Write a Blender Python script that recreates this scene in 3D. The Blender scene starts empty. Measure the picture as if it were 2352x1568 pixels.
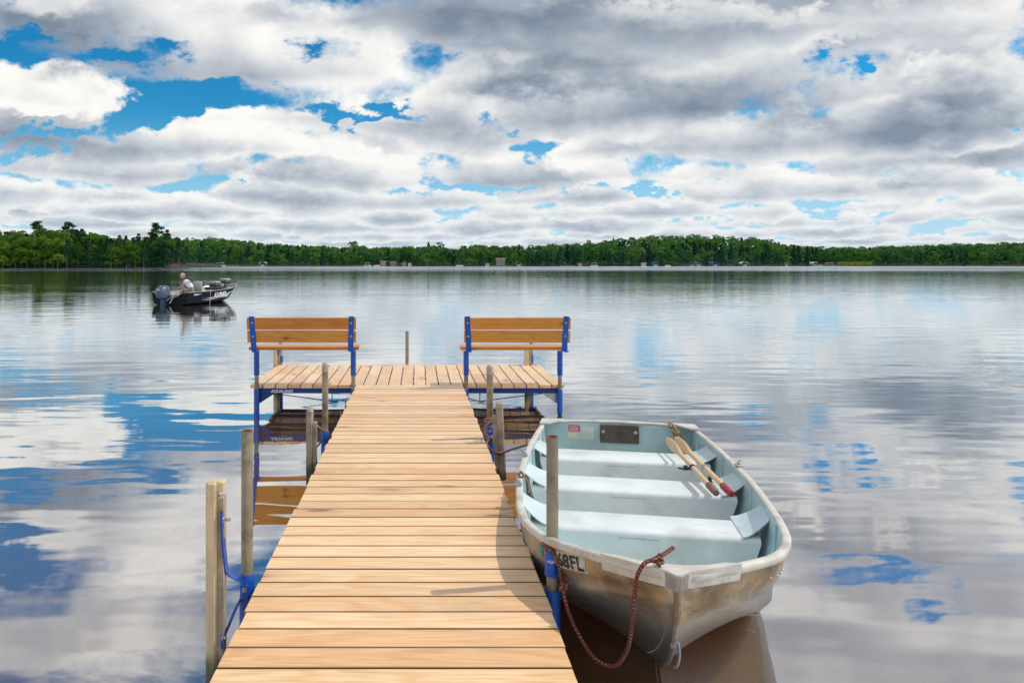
import bpy, bmesh, math, random
import numpy as np
from mathutils import Vector, Matrix, Euler
R = math.radians
random.seed(7)
rng = np.random.default_rng(11)
scene = bpy.context.scene
COL = scene.collection

# ---------------------------------------------------------------- camera
CAM_H = 1.72                       # lens above the water; the deck is 0.34 above it
cam_data = bpy.data.cameras.new('camera')
cam_data.sensor_width = 36.0
cam_data.lens = 36.0 * 1770 / 2352
cam_data.shift_x = (1176 - 954) / 2352
cam_data.shift_y = -(784 - 606) / 2352
cam_data.clip_start = 0.05
cam_data.clip_end = 20000
cam = bpy.data.objects.new('camera', cam_data)
cam.location = (0, 0, CAM_H)
cam.rotation_euler = (R(90), 0, 0)
COL.objects.link(cam)
scene.camera = cam

# ---------------------------------------------------------------- exposure
scene.view_settings.view_transform = 'Standard'
scene.view_settings.look = 'None'
scene.view_settings.gamma = 1.0
scene.view_settings.use_curve_mapping = False
scene.view_settings.exposure = 0.0
scene.cycles.max_bounces = 8
scene.cycles.transparent_max_bounces = 16
scene.cycles.sample_clamp_indirect = 6.0
scene.cycles.blur_glossy = 0.3

# ---------------------------------------------------------------- sun
SUN_DIR = Vector((0.57, 0.10, 0.72)).normalized()      # towards the sun
sun_data = bpy.data.lights.new('sun', 'SUN')
sun_data.energy = 2.6
sun_data.angle = R(0.6)
sun_data.color = (1.0, 0.95, 0.87)
sun = bpy.data.objects.new('sun', sun_data)
sun.rotation_euler = SUN_DIR.to_track_quat('Z', 'Y').to_euler()
sun.location = (30, 6, 30)
COL.objects.link(sun)

# ---------------------------------------------------------------- node helpers
class G:
    """small helper to write node graphs as expressions"""
    def __init__(s, tree):
        s.t = tree; s.n = tree.nodes; s.l = tree.links
    def put(s, sock, v):
        if v is None: return
        if isinstance(v, bpy.types.NodeSocket): s.l.new(v, sock)
        else:
            if sock.type == 'RGBA' and len(v) == 3: v = (*v, 1)
            sock.default_value = v
    def m(s, op, a, b=None, c=None, clamp=False):
        n = s.n.new('ShaderNodeMath'); n.operation = op; n.use_clamp = clamp
        for k, v in enumerate((a, b, c)): s.put(n.inputs[k], v)
        return n.outputs[0]
    def add(s, a, b): return s.m('ADD', a, b)
    def sub(s, a, b): return s.m('SUBTRACT', a, b)
    def mul(s, a, b, clamp=False): return s.m('MULTIPLY', a, b, clamp=clamp)
    def div(s, a, b): return s.m('DIVIDE', a, b)
    def mad(s, a, b, c, clamp=False): return s.m('MULTIPLY_ADD', a, b, c, clamp=clamp)
    def vm(s, op, a, b=None, scale=None):
        n = s.n.new('ShaderNodeVectorMath'); n.operation = op
        s.put(n.inputs[0], a)
        if b is not None: s.put(n.inputs[1], b)
        if scale is not None: s.put(n.inputs['Scale'], scale)
        return n.outputs[1] if op in ('DOT_PRODUCT', 'LENGTH', 'DISTANCE') else n.outputs[0]
    def xyz(s, x, y, z):
        n = s.n.new('ShaderNodeCombineXYZ')
        for k, v in enumerate((x, y, z)): s.put(n.inputs[k], v)
        return n.outputs[0]
    def sep(s, v):
        n = s.n.new('ShaderNodeSeparateXYZ'); s.put(n.inputs[0], v); return n.outputs
    def noise(s, vec, scale=1.0, detail=2.0, rough=0.5, lac=2.0, dist=0.0, out=0, typ=None, dim=None):
        n = s.n.new('ShaderNodeTexNoise')
        if dim: n.noise_dimensions = dim
        if typ: n.noise_type = typ
        s.put(n.inputs['Vector'], vec)
        n.inputs['Scale'].default_value = scale; n.inputs['Detail'].default_value = detail
        n.inputs['Roughness'].default_value = rough; n.inputs['Lacunarity'].default_value = lac
        n.inputs['Distortion'].default_value = dist
        return n.outputs[out]
    def voro(s, vec, scale=1.0, feature='F1', out='Distance', rand=1.0):
        n = s.n.new('ShaderNodeTexVoronoi'); n.feature = feature
        s.put(n.inputs['Vector'], vec); n.inputs['Scale'].default_value = scale
        n.inputs['Randomness'].default_value = rand
        return n.outputs[out]
    def mix(s, f, a, b, blend='MIX'):
        n = s.n.new('ShaderNodeMix'); n.data_type = 'RGBA'; n.blend_type = blend
        s.put(n.inputs[0], f); s.put(n.inputs[6], a); s.put(n.inputs[7], b)
        return n.outputs[2]
    def ramp(s, f, stops, interp='LINEAR'):
        n = s.n.new('ShaderNodeValToRGB'); n.color_ramp.interpolation = interp
        e = n.color_ramp.elements
        while len(e) > 1: e.remove(e[0])
        e[0].position = stops[0][0]; e[0].color = (*stops[0][1], 1) if len(stops[0][1]) == 3 else stops[0][1]
        for p, c in stops[1:]:
            k = e.new(p); k.color = (*c, 1) if len(c) == 3 else c
        s.put(n.inputs[0], f)
        return n.outputs[0]
    def smooth(s, x, a, b, lo=0.0, hi=1.0):
        n = s.n.new('ShaderNodeMapRange'); n.interpolation_type = 'SMOOTHSTEP'
        s.put(n.inputs[0], x); s.put(n.inputs[1], a); s.put(n.inputs[2], b)
        n.inputs[3].default_value = lo; n.inputs[4].default_value = hi
        return n.outputs[0]
    def lin(s, x, a, b, lo=0.0, hi=1.0):
        n = s.n.new('ShaderNodeMapRange'); n.interpolation_type = 'LINEAR'; n.clamp = True
        s.put(n.inputs[0], x); s.put(n.inputs[1], a); s.put(n.inputs[2], b)
        n.inputs[3].default_value = lo; n.inputs[4].default_value = hi
        return n.outputs[0]

# ---------------------------------------------------------------- world: blue sky and cumulus
def blob(px, py, rx, ry, w):
    """a patch of sky by azimuth/elevation tangents (u = x/y, v = z/y)"""
    return ((px - 954) / 1770, (606 - py) / 1770, rx / 1770, ry / 1770, w)
def blob_r(px, py, rx, ry, w):      # the same, read off its reflection on the lake
    return ((px - 954) / 1770, (py - 606) / 1770, rx / 1770, ry / 1770, w)

GAPS = [  # clearings (negative) and heaped parts (positive)
    blob(265, 130, 75, 26, -1.0), blob(395, 120, 40, 18, -.55), blob(400, 225, 110, 30, -1.1),
    blob(330, 270, 60, 30, -1.0), blob(520, 215, 70, 26, -.5), blob(70, 75, 90, 12, -.5),
    blob(90, 305, 190, 22, -1.0), blob(60, 345, 80, 16, -.7),
    blob(850, 265, 130, 14, -.8), blob(1130, 290, 75, 28, -1.2), blob(1235, 345, 50, 26, -.9),
    blob(1160, 425, 110, 14, -.8), blob(700, 118, 30, 14, -.5), blob(630, 180, 20, 14, -.5),
    blob(1880, 118, 34, 20, -.65), blob(1950, 100, 40, 10, -.5), blob(1985, 160, 26, 16, -.5),
    blob(2335, 287, 30, 14, -.7), blob(600, 430, 45, 14, -.8), blob(1480, 442, 130, 10, -.8),
    blob(1290, 505, 60, 10, -.6), blob(1000, 440, 120, 12, -.5), blob(1330, 430, 60, 10, -.5),
    blob(1960, 500, 80, 7, -.5),
    blob(130, 200, 170, 60, .6), blob(560, 150, 90, 40, .4), blob(700, 320, 300, 60, .55),
    blob(1250, 190, 300, 60, .6), blob(1600, 120, 300, 90, .5), blob(2200, 200, 170, 70, .5),
    blob(1800, 250, 200, 60, .3), blob(500, 40, 500, 40, .5), blob(1500, 30, 500, 40, .5),
    blob(1700, 360, 300, 50, .3), blob(200, 390, 200, 30, .3),
    blob_r(2010, 1305, 130, 28, -1.0), blob_r(2150, 1390, 70, 45, -1.0), blob_r(25, 1285, 70, 40, -1.0),
    blob_r(280, 1420, 450, 160, .8), blob_r(1700, 1480, 300, 140, .7), blob_r(1950, 1180, 420, 70, .5), blob_r(2300, 1500, 300, 150, .7),
    blob(2120, 50, 260, 80, .9), blob(1120, 90, 260, 40, .8), blob(1700, 60, 200, 70, .4), blob(100, 0, 200, 50, .8), blob(30, 190, 120, 60, .3),
    blob(1450, 290, 160, 60, .5), blob(2200, 330, 200, 40, .3), blob(950, 330, 110, 30, .5),
]
DARKS = [
    blob(1270, 165, 260, 40, .75), blob(1500, 110, 380, 75, .40), blob(1150, 195, 160, 26, .35),
    blob(2210, 215, 150, 50, .80), blob(2250, 110, 200, 60, .45), blob(1830, 285, 110, 24, .65),
    blob(1640, 265, 90, 24, .45), blob(2060, 390, 80, 20, .6), blob(1650, 395, 100, 22, .45),
    blob(80, 25, 150, 45, .8), blob(600, 380, 220, 26, .45), blob(150, 280, 130, 18, .2),
    blob(720, 60, 300, 40, .25), blob(2150, 335, 110, 24, .45), blob(1470, 330, 220, 26, .25),
    blob(300, 445, 160, 10, .3), blob(1070, 110, 110, 60, .3),
    blob_r(250, 1420, 420, 90, .6), blob_r(1900, 1480, 220, 60, .15),
]
world = bpy.data.worlds.new('World'); scene.world = world; world.use_nodes = True
def build_world():
    g = G(world.node_tree)
    for n in list(g.n): g.n.remove(n)
    out = g.n.new('ShaderNodeOutputWorld'); bg = g.n.new('ShaderNodeBackground')
    g.l.new(bg.outputs[0], out.inputs[0])
    sky = g.n.new('ShaderNodeTexSky'); sky.sky_type = 'NISHITA'; sky.sun_disc = False
    sky.sun_elevation = math.asin(SUN_DIR.z)
    sky.sun_rotation = math.atan2(SUN_DIR.x, SUN_DIR.y)
    sky.altitude = 400; sky.air_density = 1.0; sky.dust_density = 0.4; sky.ozone_density = 2.5
    d = g.vm('NORMALIZE', g.n.new('ShaderNodeTexCoord').outputs['Generated'])
    x, y, z0 = g.sep(d)
    z = g.m('MAXIMUM', g.m('ABSOLUTE', z0), 0.014)
    # layout field
    yy = g.m('MAXIMUM', y, 0.08)
    u, v = g.div(x, yy), g.div(z, yy)
    hl = g.m('SQRT', g.add(g.mul(x, x), g.mul(y, y)))
    ve = g.div(z, g.m('MAXIMUM', hl, .05))
    wn = g.vm('SUBTRACT', g.noise(g.xyz(g.mul(u, 17), g.mul(v, 30), 3.3), 1.0, 5, .62, out=1), (.5, .5, .5))
    uvw = g.vm('ADD', g.xyz(u, v, 0.0), g.vm('MULTIPLY', wn, (.12, .085, 0)))
    def field(blobs, p):
        acc = None
        for (u0, v0, ru, rv, w) in blobs:
            q = g.vm('MULTIPLY', g.vm('SUBTRACT', p, (u0, v0, 0)), (1 / ru, 1 / rv, 0))
            e = g.m('POWER', 2.71828, g.mul(g.vm('DOT_PRODUCT', q, q), -1.0))
            acc = g.mul(e, w) if acc is None else g.mad(e, w, acc)
        return acc
    front = g.smooth(y, .1, .3)
    macro = g.mul(field(GAPS, uvw), front)
    dark = g.mul(field(DARKS, uvw), front)
    T = None; C = None
    HAZE = (0.66, 0.75, 0.83)
    base_w = g.mul(g.sub(g.noise(g.vm('SCALE', d, scale=5.0), 1.0, 2, .5), .5), .55)
    # rows of cumulus, nearest (highest) first
    rows = [(.62, 0), (.44, 1), (.325, 2), (.245, 3), (.185, 4), (.142, 5), (.108, 6), (.082, 7), (.062, 8), (.047, 9), (.035, 10), (.026, 11), (.0195, 12), (.0145, 13)]
    for b, i in rows:
        s_ = .54 / b
        seed = Vector((i * 3.71 + 1.3, i * 1.93, i * 5.17))
        p = g.vm('ADD', g.vm('SCALE', d, scale=s_), tuple(seed))
        p = g.vm('MULTIPLY', p, (.92, .92, 1.15 if b > .1 else 1.7))
        det = 8 if b > .1 else 6
        n = g.noise(p, 1.0, det, .56, 2.15)
        n2 = g.noise(g.vm('ADD', p, (.06, -.015, .10)), 1.0, 5, .58, 2.15)
        t = g.mad(ve, 1 / (.5 * b), -2.0)                    # 0 at the base, 1 at the usual top
        t = g.add(t, base_w)
        up = g.mul(g.m('MAXIMUM', t, 0.0), -.20 if i else 0.0)
        lowm = g.mul(g.m('MINIMUM', t, 0.0), .42)
        dn = g.add(g.add(n, -.398 if b > .07 else -.37), g.add(up, lowm))
        own = g.mad(macro, .05, dn)
        dn = g.mad(macro, .19, dn)
        a = g.smooth(dn, -.02, .10 if b > .2 else .05 if b > .08 else .035)
        thick = g.m('MAXIMUM', own, 0.0)
        hgt = g.smooth(t, -.35, .9, 1.0, .12)
        k = g.mul(g.m('MINIMUM', g.mul(thick, 4.6), .85), hgt)
        if i < 2: k = g.mul(k, .6)
        wd = g.mad(g.sub(n, .5), 3.2, .85)
        k = g.mad(g.mul(dark, wd), .62, k)
        if b > .1:      # the broad lit and shaded flanks of each heap
            n3 = g.noise(g.vm('ADD', p, (.22, -.05, .34)), 1.0, 1.5, .5, 2.15)
            n4 = g.noise(p, 1.0, 1.5, .5, 2.15)
            k = g.mad(g.sub(n3, n4), 2.0, k)
        k = g.mad(g.sub(n2, n), 2.7 if b > .15 else 2.1, g.add(k, .07 if b > .1 else .02))                       # the side towards the sun is brighter
        k = g.mul(k, 1.05 if b > .12 else .95, True)
        col = g.ramp(k, [(0, (1.0, .98, .94)), (.18, (.87, .865, .855)), (.4, (.64, .67, .71)),
                         (.7, (.38, .43, .505)), (1, (.20, .26, .34))])
        if T is None:
            C = g.vm('SCALE', col, scale=a); T = g.sub(1.0, a)
        else:
            C = g.vm('ADD', C, g.vm('SCALE', col, scale=g.mul(a, T))); T = g.mul(g.sub(1.0, a), T)
    # haze on far clouds
    hz = g.m('EXPONENT', g.mul(z, -16.0))
    hz = g.mul(hz, .75)
    # blue behind the clouds (the Nishita sky, deepened as a polarised wide lens shows it)
    blue = g.vm('SCALE', sky.outputs[0], scale=.10)
    blue = g.mix(1.0, blue, (0.04, .66, .90), 'MULTIPLY')
    blue = g.mix(g.smooth(z, .0, .20, .8, 0.0), blue, (.36, .62, .82))
    blue = g.vm('SCALE', blue, scale=BLUE)
    cov = g.sub(1.0, T)
    tot = g.vm('ADD', C, g.vm('SCALE', blue, scale=T))
    tot = g.mix(hz, tot, HAZE)
    tot = g.vm('SCALE', tot, scale=10.0)
    g.l.new(tot, bg.inputs[0]); bg.inputs[1].default_value = 0.1
BLUE = 1.2
build_world()
world.cycles.sampling_method = 'MANUAL'
world.cycles.sample_map_resolution = 512

# ================================================================ mesh helpers
class MB:
    def __init__(s):
        s.v = []; s.f = []; s.uv = {}
    def add(s, vs, fs):
        o = len(s.v); s.v += [tuple(p) for p in vs]; s.f += [tuple(i + o for i in f) for f in fs]
        return o
    def convex(s, vs, fs):
        c = sum((Vector(p) for p in vs), Vector()) / len(vs)
        out = []
        for f in fs:
            p = [Vector(vs[i]) for i in f]
            nrm = Vector()
            for k in range(len(p)): nrm += p[k].cross(p[(k + 1) % len(p)])
            m = sum(p, Vector()) / len(p)
            out.append(f if nrm.dot(m - c) > 0 else tuple(reversed(f)))
        s.add(vs, out)
    def box(s, c, size, ch=0.0, rot=None):
        hx, hy, hz = [k / 2 for k in size]; c = Vector(c)
        vs = []; idx = {}
        sg = (-1, 1)
        if ch <= 0:
            for a in sg:
                for b in sg:
                    for d in sg: idx[a, b, d] = len(vs); vs.append(Vector((a * hx, b * hy, d * hz)))
            fs = [[idx[k, -1, -1], idx[k, 1, -1], idx[k, 1, 1], idx[k, -1, 1]] for k in sg] + \
                 [[idx[-1, k, -1], idx[1, k, -1], idx[1, k, 1], idx[-1, k, 1]] for k in sg] + \
                 [[idx[-1, -1, k], idx[1, -1, k], idx[1, 1, k], idx[-1, 1, k]] for k in sg]
        else:
            H = (hx, hy, hz)
            for a in sg:
                for b in sg:
                    for d in sg:
                        for ax in range(3):
                            e = [a * (hx - ch), b * (hy - ch), d * (hz - ch)]
                            e[ax] = (a, b, d)[ax] * H[ax]
                            idx[a, b, d, ax] = len(vs); vs.append(Vector(e))
            fs = []
            for ax in range(3):
                o1, o2 = [k for k in range(3) if k != ax]
                for k in sg:
                    q = []
                    for p1, p2 in ((-1, -1), (1, -1), (1, 1), (-1, 1)):
                        t = [0, 0, 0]; t[ax] = k; t[o1] = p1; t[o2] = p2; q.append(idx[(*t, ax)])
                    fs.append(q)
                for p1 in sg:
                    for p2 in sg:      # edge along ax
                        t1 = [0, 0, 0]; t1[ax] = -1; t1[o1] = p1; t1[o2] = p2
                        t2 = list(t1); t2[ax] = 1
                        fs.append([idx[(*t1, o1)], idx[(*t2, o1)], idx[(*t2, o2)], idx[(*t1, o2)]])
            for a in sg:
                for b in sg:
                    for d in sg: fs.append([idx[a, b, d, 0], idx[a, b, d, 1], idx[a, b, d, 2]])
        if rot is not None: vs = [rot @ p for p in vs]
        s.convex([p + c for p in vs], fs)
        return s
    def tube(s, path, r, seg=10, caps=True, flat=None):
        """r: number or list; flat: (direction, ratio) squash"""
        P = [Vector(p) for p in path]; n = len(P)
        rr = r if isinstance(r, (list, tuple)) else [r] * n
        T = []
        for i in range(n):
            a = P[max(i - 1, 0)]; b = P[min(i + 1, n - 1)]
            T.append((b - a).normalized())
        ref = Vector((0, 0, 1)) if abs(T[0].z) < .9 else Vector((1, 0, 0))
        nrm = (ref - T[0] * ref.dot(T[0])).normalized()
        o = len(s.v); L = 0
        for i in range(n):
            if i:
                nrm = (nrm - T[i] * nrm.dot(T[i]))
                nrm = nrm.normalized() if nrm.length > 1e-6 else T[i].orthogonal().normalized()
                L += (P[i] - P[i - 1]).length
            bn = T[i].cross(nrm)
            for k in range(seg):
                a = 2 * math.pi * k / seg
                off = nrm * math.cos(a) + bn * math.sin(a)
                if flat is not None:
                    fd, fr = flat; fd = Vector(fd)
                    ff = fr[i] if isinstance(fr, (list, tuple)) else fr
                    off = off - fd * off.dot(fd) * (1 - ff)
                s.v.append(tuple(P[i] + off * rr[i]))
                s.uv[len(s.v) - 1] = (L, k / seg)
        for i in range(n - 1):
            for k in range(seg):
                k2 = (k + 1) % seg
                s.f.append((o + i * seg + k, o + i * seg + k2, o + (i + 1) * seg + k2, o + (i + 1) * seg + k))
        if caps:
            s.f.append(tuple(o + k for k in reversed(range(seg))))
            s.f.append(tuple(o + (n - 1) * seg + k for k in range(seg)))
        return s
    def lathe(s, c, prof, seg=20, axis=None):
        """prof: list of (radius, z) from bottom to top"""
        o = len(s.v); c = Vector(c)
        q = Vector((0, 0, 1)).rotation_difference(Vector(axis)) if axis is not None else None
        for r_, z_ in prof:
            for k in range(seg):
                a = 2 * math.pi * k / seg
                p = Vector((r_ * math.cos(a), r_ * math.sin(a), z_))
                if q is not None: p = q @ p
                s.v.append(tuple(c + p))
        for i in range(len(prof) - 1):
            for k in range(seg):
                k2 = (k + 1) % seg
                s.f.append((o + i * seg + k, o + i * seg + k2, o + (i + 1) * seg + k2, o + (i + 1) * seg + k))
        s.f.append(tuple(o + k for k in reversed(range(seg))))
        s.f.append(tuple(o + (len(prof) - 1) * seg + k for k in range(seg)))
        return s
    def prism(s, poly, z0, z1):
        """convex or concave polygon in xy, extruded"""
        n = len(poly)
        ar = sum(poly[i][0] * poly[(i + 1) % n][1] - poly[(i + 1) % n][0] * poly[i][1] for i in range(n))
        if ar < 0: poly = poly[::-1]
        vs = [(x, y, z0) for x, y in poly] + [(x, y, z1) for x, y in poly]
        fs = [tuple(reversed(range(n))), tuple(range(n, 2 * n))] + [(i, (i + 1) % n, n + (i + 1) % n, n + i) for i in range(n)]
        s.add(vs, fs); return s
    def grid(s, rows, flip=False, wrap=False):
        o = len(s.v); m = len(rows[0])
        for r_ in rows: s.v += [tuple(p) for p in r_]
        for i in range(len(rows) - 1):
            for k in range(m - (0 if wrap else 1)):
                k2 = (k + 1) % m
                f = (o + i * m + k, o + i * m + k2, o + (i + 1) * m + k2, o + (i + 1) * m + k)
                s.f.append(tuple(reversed(f)) if flip else f)
        return s
    def ball(s, c, r, seg=10, rings=7, sc=(1, 1, 1), rot=None):
        o = len(s.v); c = Vector(c); vs = []
        vs.append(Vector((0, 0, -1)))
        for i in range(1, rings):
            a = -math.pi / 2 + math.pi * i / rings
            for k in range(seg):
                b = 2 * math.pi * k / seg
                vs.append(Vector((math.cos(a) * math.cos(b), math.cos(a) * math.sin(b), math.sin(a))))
        vs.append(Vector((0, 0, 1)))
        fs = []
        for k in range(seg):
            k2 = (k + 1) % seg
            fs.append((0, 1 + k2, 1 + k))
            for i in range(rings - 2):
                fs.append((1 + i * seg + k, 1 + i * seg + k2, 1 + (i + 1) * seg + k2, 1 + (i + 1) * seg + k))
            fs.append((1 + (rings - 2) * seg + k, 1 + (rings - 2) * seg + k2, len(vs) - 1))
        vs = [Vector((p.x * sc[0] * r, p.y * sc[1] * r, p.z * sc[2] * r)) for p in vs]
        if rot is not None: vs = [rot @ p for p in vs]
        s.add([p + c for p in vs], fs); return s
    def mesh(s, name, mat, smooth=False, sharp=35):
        me = bpy.data.meshes.new(name)
        me.from_pydata(s.v, [], s.f); me.update()
        if s.uv:
            uvl = me.uv_layers.new(name='UVMap')
            for lp in me.loops:
                uvl.data[lp.index].uv = s.uv.get(lp.vertex_index, (0, 0))
        mats = mat if isinstance(mat, (list, tuple)) else [mat]
        for m_ in mats: me.materials.append(m_)
        if smooth:
            me.shade_smooth()
            if sharp: me.set_sharp_from_angle(angle=R(sharp))
        return me

def link(name, me, parent=None, loc=None, rot=None):
    o = bpy.data.objects.new(name, me); COL.objects.link(o)
    if parent is not None: o.parent = parent
    if loc is not None: o.location = loc
    if rot is not None: o.rotation_euler = rot
    return o
def part(name, mb, mat, parent=None, smooth=False, loc=None, rot=None, sharp=35):
    """geometry given in world coordinates unless loc is given; the object keeps its own origin near the piece"""
    if loc is None:
        p = np.array(mb.v); c = (p.min(0) + p.max(0)) / 2
        pc = Vector(c)
        mb.v = [tuple(q) for q in (p - c)]
        me = mb.mesh(name, mat, smooth, sharp)
        o = link(name, me, parent)
        o.location = pc - (world_loc(parent) if parent is not None else Vector())
        return o
    return link(name, mb.mesh(name, mat, smooth, sharp), parent, loc, rot)
def world_loc(o):
    v = Vector()
    while o is not None:
        v += o.location; o = o.parent
    return v
def tag(o, label=None, cat=None, group=None, kind=None):
    if label: o['label'] = label
    if cat: o['category'] = cat
    if group: o['group'] = group
    if kind: o['kind'] = kind
    return o
def thing(name, loc, label, cat, group=None):
    o = bpy.data.objects.new(name, None); COL.objects.link(o); o.location = loc
    o.empty_display_size = .2
    return tag(o, label, cat, group)
def curve_pts(ctrl, n=12):
    """Catmull-Rom through the control points"""
    P = [Vector(p) for p in ctrl]; P = [P[0] * 2 - P[1]] + P + [P[-1] * 2 - P[-2]]
    out = []
    for i in range(1, len(P) - 2):
        a, b, c, d = P[i - 1:i + 3]
        for k in range(n):
            t = k / n
            out.append(.5 * ((2 * b) + (c - a) * t + (2 * a - 5 * b + 4 * c - d) * t * t + (3 * b - a - 3 * c + d) * t ** 3))
    out.append(P[-2]); return out
def pchip(xs, ys):
    xs = np.array(xs, float); ys = np.array(ys, float)
    h = np.diff(xs); dl = np.diff(ys) / h
    m = np.zeros(len(xs)); m[0] = dl[0]; m[-1] = dl[-1]
    for i in range(1, len(xs) - 1):
        if dl[i - 1] * dl[i] > 0:
            w1 = 2 * h[i] + h[i - 1]; w2 = h[i] + 2 * h[i - 1]
            m[i] = (w1 + w2) / (w1 / dl[i - 1] + w2 / dl[i])
    def f(x):
        x = min(max(x, xs[0]), xs[-1]); i = int(min(np.searchsorted(xs, x, 'right') - 1, len(xs) - 2))
        t = (x - xs[i]) / h[i]
        return float((1 + 2 * t) * (1 - t) ** 2 * ys[i] + t * (1 - t) ** 2 * h[i] * m[i] + t * t * (3 - 2 * t) * ys[i + 1] + t * t * (t - 1) * h[i] * m[i + 1])
    return f
def text_geo(txt, size, bold=0.0, shear=0.0, sub=False):
    cu = bpy.data.curves.new('txt', 'FONT'); cu.body = txt; cu.size = size
    cu.offset = bold; cu.shear = shear; cu.resolution_u = 3
    ob = bpy.data.objects.new('txt', cu)
    me = bpy.data.meshes.new_from_object(ob)
    v = [tuple(p.co) for p in me.vertices]; f = [tuple(p.vertices) for p in me.polygons]
    bpy.data.objects.remove(ob); bpy.data.curves.remove(cu); bpy.data.meshes.remove(me)
    return v, f

# ================================================================ materials
def new_mat(name):
    m = bpy.data.materials.new(name); m.use_nodes = True
    g = G(m.node_tree)
    bs = g.n['Principled BSDF']
    return m, g, bs
def bump(g, bs, h, strength=.3, dist=.002):
    b = g.n.new('ShaderNodeBump'); b.inputs['Strength'].default_value = strength; b.inputs['Distance'].default_value = dist
    g.l.new(h, b.inputs['Height']); g.l.new(b.outputs[0], bs.inputs['Normal'])
def objco(g): return g.n.new('ShaderNodeTexCoord').outputs['Object']
def orand(g): return g.n.new('ShaderNodeObjectInfo').outputs['Random']

def simple(name, col, rough=.5, metal=0.0, var=.15, scale=8.0, bumpd=0.0, spec=.5, dirt=None, dirt_amt=.5, coat=0.0, wet=False):
    m, g, bs = new_mat(name)
    co = objco(g); r_ = orand(g)
    off = g.xyz(g.mul(r_, 13.7), g.mul(r_, 7.1), 0.0); v = g.vm('ADD', co, off)
    n = g.noise(v, scale, 5, .6)
    dk = tuple(c * (1 - var) for c in col); lt = tuple(min(1, c * (1 + var)) for c in col)
    c = g.mix(g.smooth(n, .3, .7), dk, lt)
    if dirt:
        nd = g.noise(v, scale * .6, 7, .65)
        c = g.mix(g.mul(g.smooth(nd, .5, .68), dirt_amt), c, dirt)
    if wet:      # algae and water stain above the waterline
        wz = g.sep(g.n.new('ShaderNodeNewGeometry').outputs['Position'])[2]
        c = g.mix(g.smooth(g.mad(g.sub(n, .5), .22, wz), .05, .17, .85, 0.0), c, (.035, .040, .018))
    g.l.new(c, bs.inputs['Base Color'])
    bs.inputs['Metallic'].default_value = metal
    g.l.new(g.mad(n, .2, rough - .1), bs.inputs['Roughness'])
    bs.inputs['Specular IOR Level'].default_value = spec
    bs.inputs['Coat Weight'].default_value = coat
    if bumpd: bump(g, bs, g.noise(v, scale * 6, 4, .6), .5, bumpd)
    return m

def wood(name, pale, mid, deep, rough=.5, stain=.0, knots=.62, gap_shade=False, kscale=(1.9, 5.2, 5.2)):
    m, g, bs = new_mat(name)
    co = objco(g); r_ = orand(g)
    off = g.xyz(g.mul(r_, 31.7), g.mul(r_, 17.3), g.mul(r_, 9.1))
    v = g.vm('ADD', co, off)
    # year rings cut lengthways
    w = g.noise(g.vm('MULTIPLY', v, (.9, 5.5, 5.5)), 1.0, 2, .5)
    ring = g.m('SINE', g.mad(w, 62.0, 0.0))
    ring = g.mad(ring, .5, .5)
    ring = g.m('POWER', ring, 1.6)
    fib = g.noise(g.vm('MULTIPLY', v, (5, 210, 210)), 1.0, 3, .6)
    blot = g.noise(g.vm('MULTIPLY', v, (1.6, 6, 6)), 1.0, 4, .6)
    c = g.mix(g.mul(ring, .75), pale, mid)
    c = g.mix(g.mul(g.smooth(fib, .42, .72), .50), c, deep)
    c = g.mix(g.mul(g.smooth(blot, .52, .72), .45), c, mid)
    # knots
    kv = g.vm('MULTIPLY', g.vm('ADD', v, g.vm('SCALE', g.noise(v, 5.0, 2, .5, out=1), scale=.05)), kscale)
    kd = g.voro(kv, 1.0)
    kc = g.sep(g.voro(kv, 1.0, out='Color'))[0]
    on = g.m('GREATER_THAN', kc, knots)
    kn = g.mul(g.smooth(kd, .04, .19, 1.0, 0.0), on)
    halo = g.mul(g.smooth(kd, .10, .42, 1.0, 0.0), on)
    c = g.mix(g.mul(halo, .35), c, deep)
    c = g.mix(g.mul(kn, .8), c, tuple(k * .32 for k in deep))
    # each board has its own tone
    tone = g.ramp(r_, [(0, (.88, .74, .58)), (.2, (1.0, .98, .95)), (.35, (.94, .80, .64)), (.5, (1.08, 1.10, 1.16)), (.65, (1.0, .92, .80)), (.8, (1.06, 1.06, 1.04)), (1, (.84, .76, .68))])
    c = g.mix(1.0, c, tone, 'MULTIPLY')
    if gap_shade:      # shade of the gaps, painted into the colour along the board edges
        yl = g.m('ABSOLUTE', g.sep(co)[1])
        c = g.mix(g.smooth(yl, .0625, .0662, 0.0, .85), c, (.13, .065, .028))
    if stain:
        sn = g.noise(g.vm('ADD', g.n.new('ShaderNodeNewGeometry').outputs['Position'], (3, 1, 0)), 1.3, 7, .65)
        c = g.mix(g.mul(g.smooth(sn, .56, .75), stain), c, (.30, .27, .24))
    g.l.new(c, bs.inputs['Base Color'])
    g.l.new(g.mad(fib, .25, rough - .1), bs.inputs['Roughness'])
    bs.inputs['Specular IOR Level'].default_value = .6
    bs.inputs['Sheen Weight'].default_value = .25
    bump(g, bs, g.add(fib, g.mul(ring, .5)), .35, .0012)
    return m

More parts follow.
